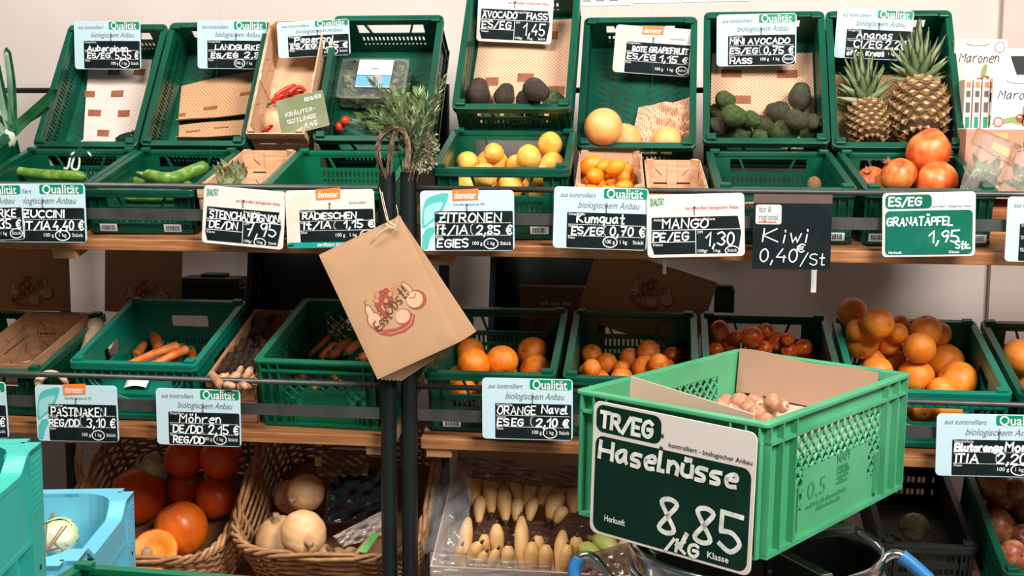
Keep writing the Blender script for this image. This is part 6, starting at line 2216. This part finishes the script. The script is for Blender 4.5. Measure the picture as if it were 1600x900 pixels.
upv = CR['ban']['M'].to_3x3() @ V((0, 0, 1))
for k, (x0, y0, x1, y1, r) in enumerate([(740, 738, 742, 790, 11), (766, 742, 768, 803, 11), (752, 778, 748, 818, 9), (800, 742, 812, 788, 10), (834, 744, 824, 797, 11), (787, 762, 790, 815, 11), (864, 752, 844, 790, 10),
                                          (812, 782, 806, 815, 9), (838, 782, 826, 815, 9), (878, 772, 858, 812, 13), (895, 760, 896, 803, 10), (885, 800, 868, 818, 9)]):
    A, B = cpt('ban', x0, y0, .10), cpt('ban', x1, y1, .11)
    banana(A, B, upv * .018, px2m('ban', r * 1.15, A), M_BAN, 'bananas of the back hand', 'shaded banana hanging tip down', (x0 + x1) / 2, (y0 + y1) / 2)
for k, (x0, y0, x1, y1, r, gg) in enumerate([(722, 880, 732, 808, 11, 0), (777, 862, 776, 818, 11, 0), (816, 880, 815, 806, 11, 0), (757, 868, 757, 834, 9, 0), (830, 888, 832, 846, 11, 0), (852, 888, 854, 850, 11, 0), (792, 886, 795, 852, 11, 0),
                                             (838, 870, 842, 836, 11, 0), (874, 890, 880, 828, 11, 0), (880, 888, 888, 850, 10, 0), (712, 876, 722, 852, 8, 0), (730, 872, 752, 848, 10, 0), (762, 886, 778, 858, 9, 0), (745, 884, 760, 862, 8, 0), (898, 865, 902, 838, 11, 0),
                                             (908, 854, 938, 884, 13, 1), (928, 842, 966, 868, 14, 1), (968, 845, 985, 855, 10, 0)]):
    A, B = cpt('ban', x0, y0 + (16 if not gg else 0), .055 if not gg else .09), cpt('ban', x1, y1, .13)
    banana(A, B, upv * .012, px2m('ban', r * 1.15, A), M_BANG if gg else M_BAN, 'bananas of the front hands', 'pale banana standing at the front of the tray', (x0 + x1) / 2, (y0 + y1) / 2)


def film_sheet(name, label, px, col, alpha, seed, amp=.03, mat_name=None, rough=.08, cat='plastic film', key='ban', nx=30, ny=20, grp='banana tray films'):
    c0 = [cpt(key, x, y, z) for x, y, z in px]
    O = sum(c0, V()) / 4
    nz_ = noise2(seed, 9, 15)
    n = (c0[1] - c0[0]).cross(c0[3] - c0[0]).normalized()
    if n.y > 0:
        n = -n
    b = sheet(nx, ny, lambda u, v: (c0[0] * (1 - u) + c0[1] * u) * (1 - v) + (c0[3] * (1 - u) + c0[2] * u) * v - O + n * amp * (nz_(u, v) - .3), .0004)
    o = b.build(name, film_mat(mat_name, col, alpha, rough), None, smooth=True, M=MX.Translation(O))
    return tag(o, label, cat, grp)


film_sheet('plastic_film', 'crumpled clear film sheet left of the bananas by the black post', [(676, 735, .14), (742, 724, .20), (738, 868, .14), (665, 868, .12)], (.75, .78, .80), .10, 3, .06, 'clear_wrap')
film_sheet('plastic_film', 'brown film sheet folded between the two rows of bananas', [(738, 806, .09), (950, 822, .09), (950, 858, .05), (735, 845, .05)], (.16, .075, .055), .80, 4, .03, 'brown_wrap', .2)
film_sheet('plastic_film', 'dim brown film hanging over the back row of bananas', [(715, 712, .20), (920, 730, .20), (920, 765, .14), (732, 745, .14)], (.10, .06, .05), .65, 6, .035, 'dim_wrap', .2)
film_sheet('plastic_film', 'clear film turned over the front edge of the banana tray', [(672, 862, .15), (860, 880, .15), (862, 905, .11), (672, 905, .11)], (.85, .82, .78), .12, 7, .02, 'clear_wrap2')
film_sheet('plastic_film', 'glossy film folds at the right end of the banana tray', [(905, 868, .15), (990, 845, .15), (992, 905, .11), (925, 905, .11)], (.25, .15, .11), .55, 8, .03, 'brown_gloss_wrap', .12)

# ------------------------------------------------------------------ wrapped goods in the second wicker basket
for (px, col, al, sd, lb, mn) in (
        ([(520, 725, .17), (606, 735, .17), (612, 815, .10), (505, 820, .10)], (.008, .009, .014), .96, 11, 'shiny black plastic sack in the basket of pale pumpkins', 'black_sack'),
        ([(490, 708, .22), (580, 712, .22), (575, 745, .20), (498, 745, .20)], (.16, .10, .055), .8, 12, 'brownish film pack at the back of the pale pumpkin basket', 'brown_pack'),
        ([(520, 838, .13), (612, 790, .15), (612, 835, .12), (535, 855, .11)], (.55, .44, .38), .75, 13, 'pale crumpled film wrapper beside the black post', 'pale_wrap')):
    film_sheet('plastic_pack', lb, px, col, al, sd, .05, mn, .15, 'plastic pack', 'wkB', 24, 20, 'packs in the pale pumpkin basket')
yl = sheet(2, 2, lambda u, v: cpt('wkB', 492 + 10 * u, 714 + 14 * v, .245), .001)
o = yl.build('price_sticker', mat('yellow_sticker', (.62, .68, .10), .5), None); tag(o, 'small yellow green sticker on the brownish pack', 'sticker')
b = MB()
c0 = [cpt('wkB', x, y, .15) for x, y in ((556, 868), (575, 845), (596, 836), (612, 838))]
b.tube(bend(c0, 12), .012, 8, flat=.5)
o = b.build('wrapped_pack', mat('tan_pack', (.50, .28, .13), .5, var=.2, vscale=30), None, smooth=True); tag(o, 'tan wrapped pack with a green label at the basket front', 'pack')
c1 = [cpt('wkB', x, y, .172) for x, y in ((560, 862), (572, 864), (594, 834), (582, 832))]
yl = sheet(4, 4, lambda u, v: (c1[0] * (1 - u) + c1[1] * u) * (1 - v) + (c1[3] * (1 - u) + c1[2] * u) * v, .001)
g_ = yl.build('green_label', mat('label_bright_green', (.10, .42, .08), .5), None); g_.parent = o
pile('wkB', 'small squashes in the wicker basket', 'squash', 'small brown squash at the basket front', [(505, 866, 17), (530, 868, 13), (548, 866, 12)], 'butter')
# cabbage head behind the red pumpkins
def leaf_ball(name, label, cat, p, r, m, seed):
    root = empty(name, MX.Translation(p)); tag(root, label, cat)
    b = lump(MB(), 0, 0); b.lathe(sphere_prof(14, 0, 0, .95), 22); lump(b, .05, seed, 3)
    b.v = [tuple(V(v) * r * .92) for v in b.v]
    b.build('heart', m, root, smooth=True)
    rr = random.Random(seed)
    for k in range(7):
        a, e = k * 2.4, rr.uniform(-.4, 1.0)
        c = V((cos(a) * cos(e), sin(a) * cos(e), sin(e)))
        o_ = c.orthogonal().normalized(); s_ = c.cross(o_)
        q = sheet(8, 8, lambda u, v: (c + o_ * (u - .5) * 1.5 + s_ * (v - .5) * 1.5).normalized() * r * (.98 + .05 * sin(9 * u + k) * (abs(v - .5) + .2) + .12 * max(0, abs(u - .5) + abs(v - .5) - .55)), .001)
        q.build('outer_leaf', m, root, smooth=True)
M_CAB = mat('cabbage_leaf', (.30, .36, .15), .5, var=.2, vscale=25, col2=(.52, .55, .33), c2scale=12)
M_CABP = mat('pale_cabbage_leaf', (.60, .66, .34), .5, var=.1, vscale=25, col2=(.76, .76, .52), c2scale=10)
p = cpt('wkA', 238, 732, .12)
leaf_ball('cabbage', 'dull green cabbage head behind the largest red pumpkin', 'cabbage', p, px2m('wkA', 28, p), M_CAB, 3)

# ------------------------------------------------------------------ foreground boxes at the lower left
def dip_box(key, label, corner_px, z, w, l, h, m, yaw):
    """big box whose side walls have lowered, rounded grip edges and ribbed corner columns; corner_px = rear right corner of the rim"""
    cpos = hit(*corner_px, (0, 0, z), (0, 0, 1))
    Rm = MX.Rotation(R(yaw), 4, 'Z')
    M = MX.Translation(cpos - Rm @ V((w / 2, l, h))) @ Rm
    root = empty('stacking_box', M); tag(root, label, 'crate', 'foreground stacking boxes')
    t, hw = .006, w / 2
    for nm, T, W in (('front_wall', MX.Translation((-hw, 0, 0)), w), ('back_wall', MX.Translation((hw, l, 0)) @ MX.Rotation(pi, 4, 'Z'), w),
                     ('side_wall', MX.Translation((-hw, l, 0)) @ MX.Rotation(-pi / 2, 4, 'Z'), l), ('side_wall', MX.Translation((hw, 0, 0)) @ MX.Rotation(pi / 2, 4, 'Z'), l)):
        dip = .024 if nm == 'side_wall' else 0.0
        cw = .055
        prof = [(0, 0), (W, 0), (W, h)]
        top = [(W - cw, h)]
        for k in range(9):
            a = k / 8
            top.append((W - cw - .05 * a, h - dip * (.5 - .5 * cos(pi * a))))
        low = [(cw + .05 * (1 - k / 8), h - dip * (.5 + .5 * cos(pi * k / 8))) for k in range(9)]
        prof += top + low + [(cw, h), (0, h)]
        b = MB()
        b.prism(prof, -t, 0, T=T @ MX.Translation((0, 0, -.002)) @ MX.Rotation(pi / 2, 4, 'X'))
        wo = b.build(nm, m, root)
        lip = MB()
        line = [(W - .0, h)] + top + low + [(0, h)]
        for (ax, ay), (bx, by) in zip(line, line[1:]):
            if abs(ax - bx) < 1e-6:
                continue
            lip.add([(bx, -.022, by), (ax, -.022, ay), (ax, t, ay), (bx, t, by), (bx, -.022, by - .008), (ax, -.022, ay - .008), (ax, t, ay - .008), (bx, t, by - .008)],
                    [(3, 2, 1, 0), (4, 5, 6, 7), (0, 1, 5, 4), (1, 2, 6, 5), (2, 3, 7, 6), (3, 0, 4, 7)], T=T)
        lip.box(cw, W - cw, -.020, 0, h * .68, h * .68 + .007, T=T)
        lip.build('top_flange', m, wo)
        r = MB()
        for x0 in (0, W - cw):
            r.box(x0, x0 + cw, -.022, 0, 0, h - .001, T=T)
        r.box(cw, W - cw, -.019, 0, h * .68, h - dip - .010, T=T)
        for k in range(9):
            for x0 in (0.008, W - cw + .008):
                r.box(x0, x0 + cw - .016, -.0238, -.022, h - .02 - .009 * k, h - .016 - .009 * k, T=T)
        for xx in (W * .33, W * .66):
            r.box(xx, xx + .006, -.02, 0, 0, h * .68, T=T)
        r.box(0, W, -.02, 0, 0, .010, T=T)
        r.build('corner_columns', m, wo)
        d = MB()
        for x0 in (cw * .5, W - cw * .5):
            d.lathe([(.004, 0), (.004, .0004), (.001, .0005)], 12, T=T @ MX.Translation((x0, -.0224, h * .58)) @ MX.Rotation(pi / 2, 4, 'X'))
        d.build('bolt_holes', M_BLK, wo)
    for sx in (-1, 1):
        for yy in (0, 1):
            # rounded inner corner gusset
            q = MB()
            cx, cy = sx * (hw - t), (t if not yy else l - t)
            sy = 1 if not yy else -1
            pl = [(cx, cy)] + [(cx - sx * .07 * (1 - sin(R(a))), cy + sy * .07 * (1 - cos(R(a)))) for a in range(0, 91, 15)]
            if sx * sy > 0:
                pl = pl[::-1]
            q.prism(pl, .01, h - .0005); q.build('inner_corner', m, root, smooth=False)
    f = MB(); f.box(-hw, hw, 0, l, 0, .008); f.build('floor_panel', m, root)
    CR[key] = dict(root=root, M=M, inv=M.inverted(), w=w, l=l, h=h, t=t, f=.008)


dip_box('blue', 'light blue stacking box with a cabbage in the lower left foreground', (190, 768), .805, .50, .385, .26, M_LB, 12)
dip_box('teal', 'turquoise stacking box at the lower left photo edge', (40, 691), 1.02, .50, .36, .42, M_TB, 12)
p = cpt('blue', 92, 838, .19)
leaf_ball('cabbage', 'pale cabbage head inside the light blue box', 'cabbage', p, px2m('blue', 30, p), M_CABP, 8)
# straw-like trimmings around it
b = MB(); r = random.Random(2)
for k in range(40):
    a = cpt('blue', r.uniform(64, 82), r.uniform(818, 862), .15 + r.uniform(0, .05)) - p
    b.tube([a, a + V((r.uniform(-.02, .03), r.uniform(-.02, .02), r.uniform(-.02, .05)))], .0018, 4)
o = b.build('dry_stalks', mat('dry_stalk', (.36, .16, .08), .8, var=.3), None, M=MX.Translation(p)); tag(o, 'dry brown stalks beside the pale cabbage in the blue box', 'stalks', kind='stuff')
cb = hit(122, 879, (0, 0, .85), (0, 0, 1))
Rm = MX.Rotation(R(-3.5), 4, 'Z')
crate('fg', 'dark green crate whose rear rim shows at the bottom photo edge', MX.Translation(cb - Rm @ V((-.212, .362, .16))) @ Rm, .40, .35, .16, M_BG, 'plain', floor_slots=False)

# ------------------------------------------------------------------ steel tub carrying the hazelnut box
ZT = 0.718
tc = hit(1180, 843, (0, 0, ZT), (0, 0, 1))
tr_ = (hit(1378, 845, (0, 0, ZT), (0, 0, 1)) - tc).length
root = empty('steel_tub', MX.Translation((tc.x, tc.y, 0))); tag(root, 'round polished steel tub with blue gripped handles under the hazelnut box', 'tub')
M_SS = mat('polished_steel', (.62, .62, .60), .16, metal=1.0, var=.05, vscale=6)
b = MB()
b.lathe([(tr_ * .90, 0.0), (tr_ * .93, .02), (tr_ * .95, ZT - .10), (tr_ * .96, ZT - .05), (tr_ * .985, ZT - .03), (tr_ * 1.0, ZT - .012), (tr_ * .995, ZT - .003), (tr_ * .97, ZT), (tr_ * .945, ZT - .006), (tr_ * .93, ZT - .03), (tr_ * .92, .03), (tr_ * .01, .025)], 64)
b.build('drum', M_SS, root, smooth=True, angle=60)
b = MB()
b.tube([(tr_ * .985 * cos(2 * pi * k / 64), tr_ * .985 * sin(2 * pi * k / 64), ZT - .055) for k in range(65)], .007, 8, caps=False)
b.build('bead_ring', M_SS, root, smooth=True)
for a in (30, 120):
    b = MB(); b.box(-tr_ * .93, tr_ * .93, -.012, .012, ZT - .012, ZT + .0055, T=MX.Rotation(R(a), 4, 'Z')); b.build('cross_bar', M_SS, root, bevel=.002)
b = MB(); b.tube(bend([V((.02, -.03, ZT - .02)), V((.022, -.03, ZT - .10)), V((.02, -.028, ZT - .2))], 10), .006, 8)
for k in range(6):
    b.lathe([(.002, 0), (.010, .006), (.010, .012), (.002, .018)], 10, T=MX.Translation((.021, -.03, ZT - .06 - .022 * k)))
b.build('hanging_chain', M_RAIL, root, smooth=True)
M_GRIP = mat('blue_grip', (.02, .17, .42), .4)
base = MX.Translation((-tc.x, -tc.y, 0))
for pxs, gs in (([(1362, 897), (1378, 876), (1394, 866), (1408, 868), (1428, 884), (1452, 906), (1446, 930), (1385, 935)], (3, 6)), ([(945, 940), (903, 925), (897, 892), (906, 872), (922, 868), (938, 882), (956, 905), (990, 925)], (1, 4))):
    pts = [base @ hit(x, y, (tc.x, tc.y - .05, .7), (0, -1, .25)) for x, y in pxs]
    b = MB(); b.tube(bend(pts, 40), .0085, 10); h_ = b.build('handle', M_SS, root, smooth=True)
    gp = bend(pts[gs[0]:gs[1]], 14)
    b = MB(); b.tube(gp, .0125, 10); b.build('blue_grip', M_GRIP, h_, smooth=True)

# dim celeriac and greens in the shade beneath, on the bottom shelf
for x, y, r, m, lb, sd in ((1428, 825, 24, M_CAB, 'dim yellow green cabbage in the shade left of the apple crate', 5), (1392, 858, 22, mat('shaded_cabbage', (.06, .07, .03), .7, var=.3, vscale=30), 'dark green cabbage in the shade behind the tub handle', 6)):  # second cabbage has the shade of this corner put into its colour
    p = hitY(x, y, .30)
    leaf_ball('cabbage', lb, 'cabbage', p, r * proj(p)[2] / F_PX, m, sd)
M, w2 = M_low(1372, 1530, 850, 14, .12, .14)
crate('lowc', 'very dark crate of cabbages in the shade beside the apples', M, w2 - .03, .38, .12, M_DK, 'plain', floor_slots=False)  # crate colour darkened to stand for the shade of tub and hazelnut box

# plain stands below the frame that carry the foreground boxes and the bottom-shelf baskets
def stand(label, x0, x1, y0, y1, z):
    root = empty('display_table', MX.Translation(((x0 + x1) / 2, (y0 + y1) / 2, 0))); tag(root, label, 'table')
    a, c = (x1 - x0) / 2, (y1 - y0) / 2
    b = MB(); b.box(-a, a, -c, c, z - .03, z); b.build('table_top', M_PINE2, root, bevel=.002)
    for sx in (-1, 1):
        for sy in (-1, 1):
            b = MB(); b.box(sx * (a - .03) - .02, sx * (a - .03) + .02, sy * (c - .03) - .02, sy * (c - .03) + .02, 0, z - .03); b.build('leg', M_PINE2, root)


def foot(key): return CR[key]['M'].translation
for key, lb in (('blue', 'low wooden table under the light blue box'), ('teal', 'low wooden table under the turquoise box'), ('fg', 'low wooden table under the front green crate')):
    c = CR[key]
    cs_ = [c['M'] @ V((sx * c['w'] / 2, yy, 0)) for sx in (-1, 1) for yy in (0, c['l'])]
    if key == 'teal':
        continue
    stand(lb, min(v.x for v in cs_) + .02, max(v.x for v in cs_) - .02, min(v.y for v in cs_) + .02, max(v.y for v in cs_) - .02, foot(key).z - .0005)
c = CR['teal']; cs_ = [c['M'] @ V((sx * c['w'] / 2, yy, 0)) for sx in (-1, 1) for yy in (0, c['l'])]
stand('low wooden table under the turquoise box', min(v.x for v in cs_), max(v.x for v in cs_) - .06, min(v.y for v in cs_) + .02, min(v.y for v in cs_) + .22, foot('teal').z - .0005)

# ------------------------------------------------------------------ labels that single out each repeated item
ORD = ['first', 'second', 'third', 'fourth', 'fifth', 'sixth', 'seventh', 'eighth', 'ninth', 'tenth', 'eleventh', 'twelfth', 'thirteenth', 'fourteenth', 'fifteenth', 'sixteenth', 'seventeenth', 'eighteenth']


def number(lst, fmt):
    lst.sort(key=lambda q: q[1])
    n = len(lst)
    for i, (o, px, py, desc) in enumerate(lst):
        if n == 1:
            w_ = 'the only one'
        elif i == 0:
            w_ = 'leftmost'
        elif i == n - 1:
            w_ = 'rightmost'
        else:
            w_ = ORD[i] + ' from left'
        o['label'] = fmt % (desc, w_)


for g_name, lst in GROUPS.items():
    if len(lst) <= 7:
        number(lst, '%s, %s')
    else:
        lst.sort(key=lambda q: q[2])
        k = 3 if len(lst) > 14 else 2
        m_ = math.ceil(len(lst) / k)
        names = ['upper', 'lower'] if k == 2 else ['upper', 'middle', 'lower']
        for j in range(k):
            number(lst[j * m_:(j + 1) * m_], '%s, ' + names[j] + ' row, %s')
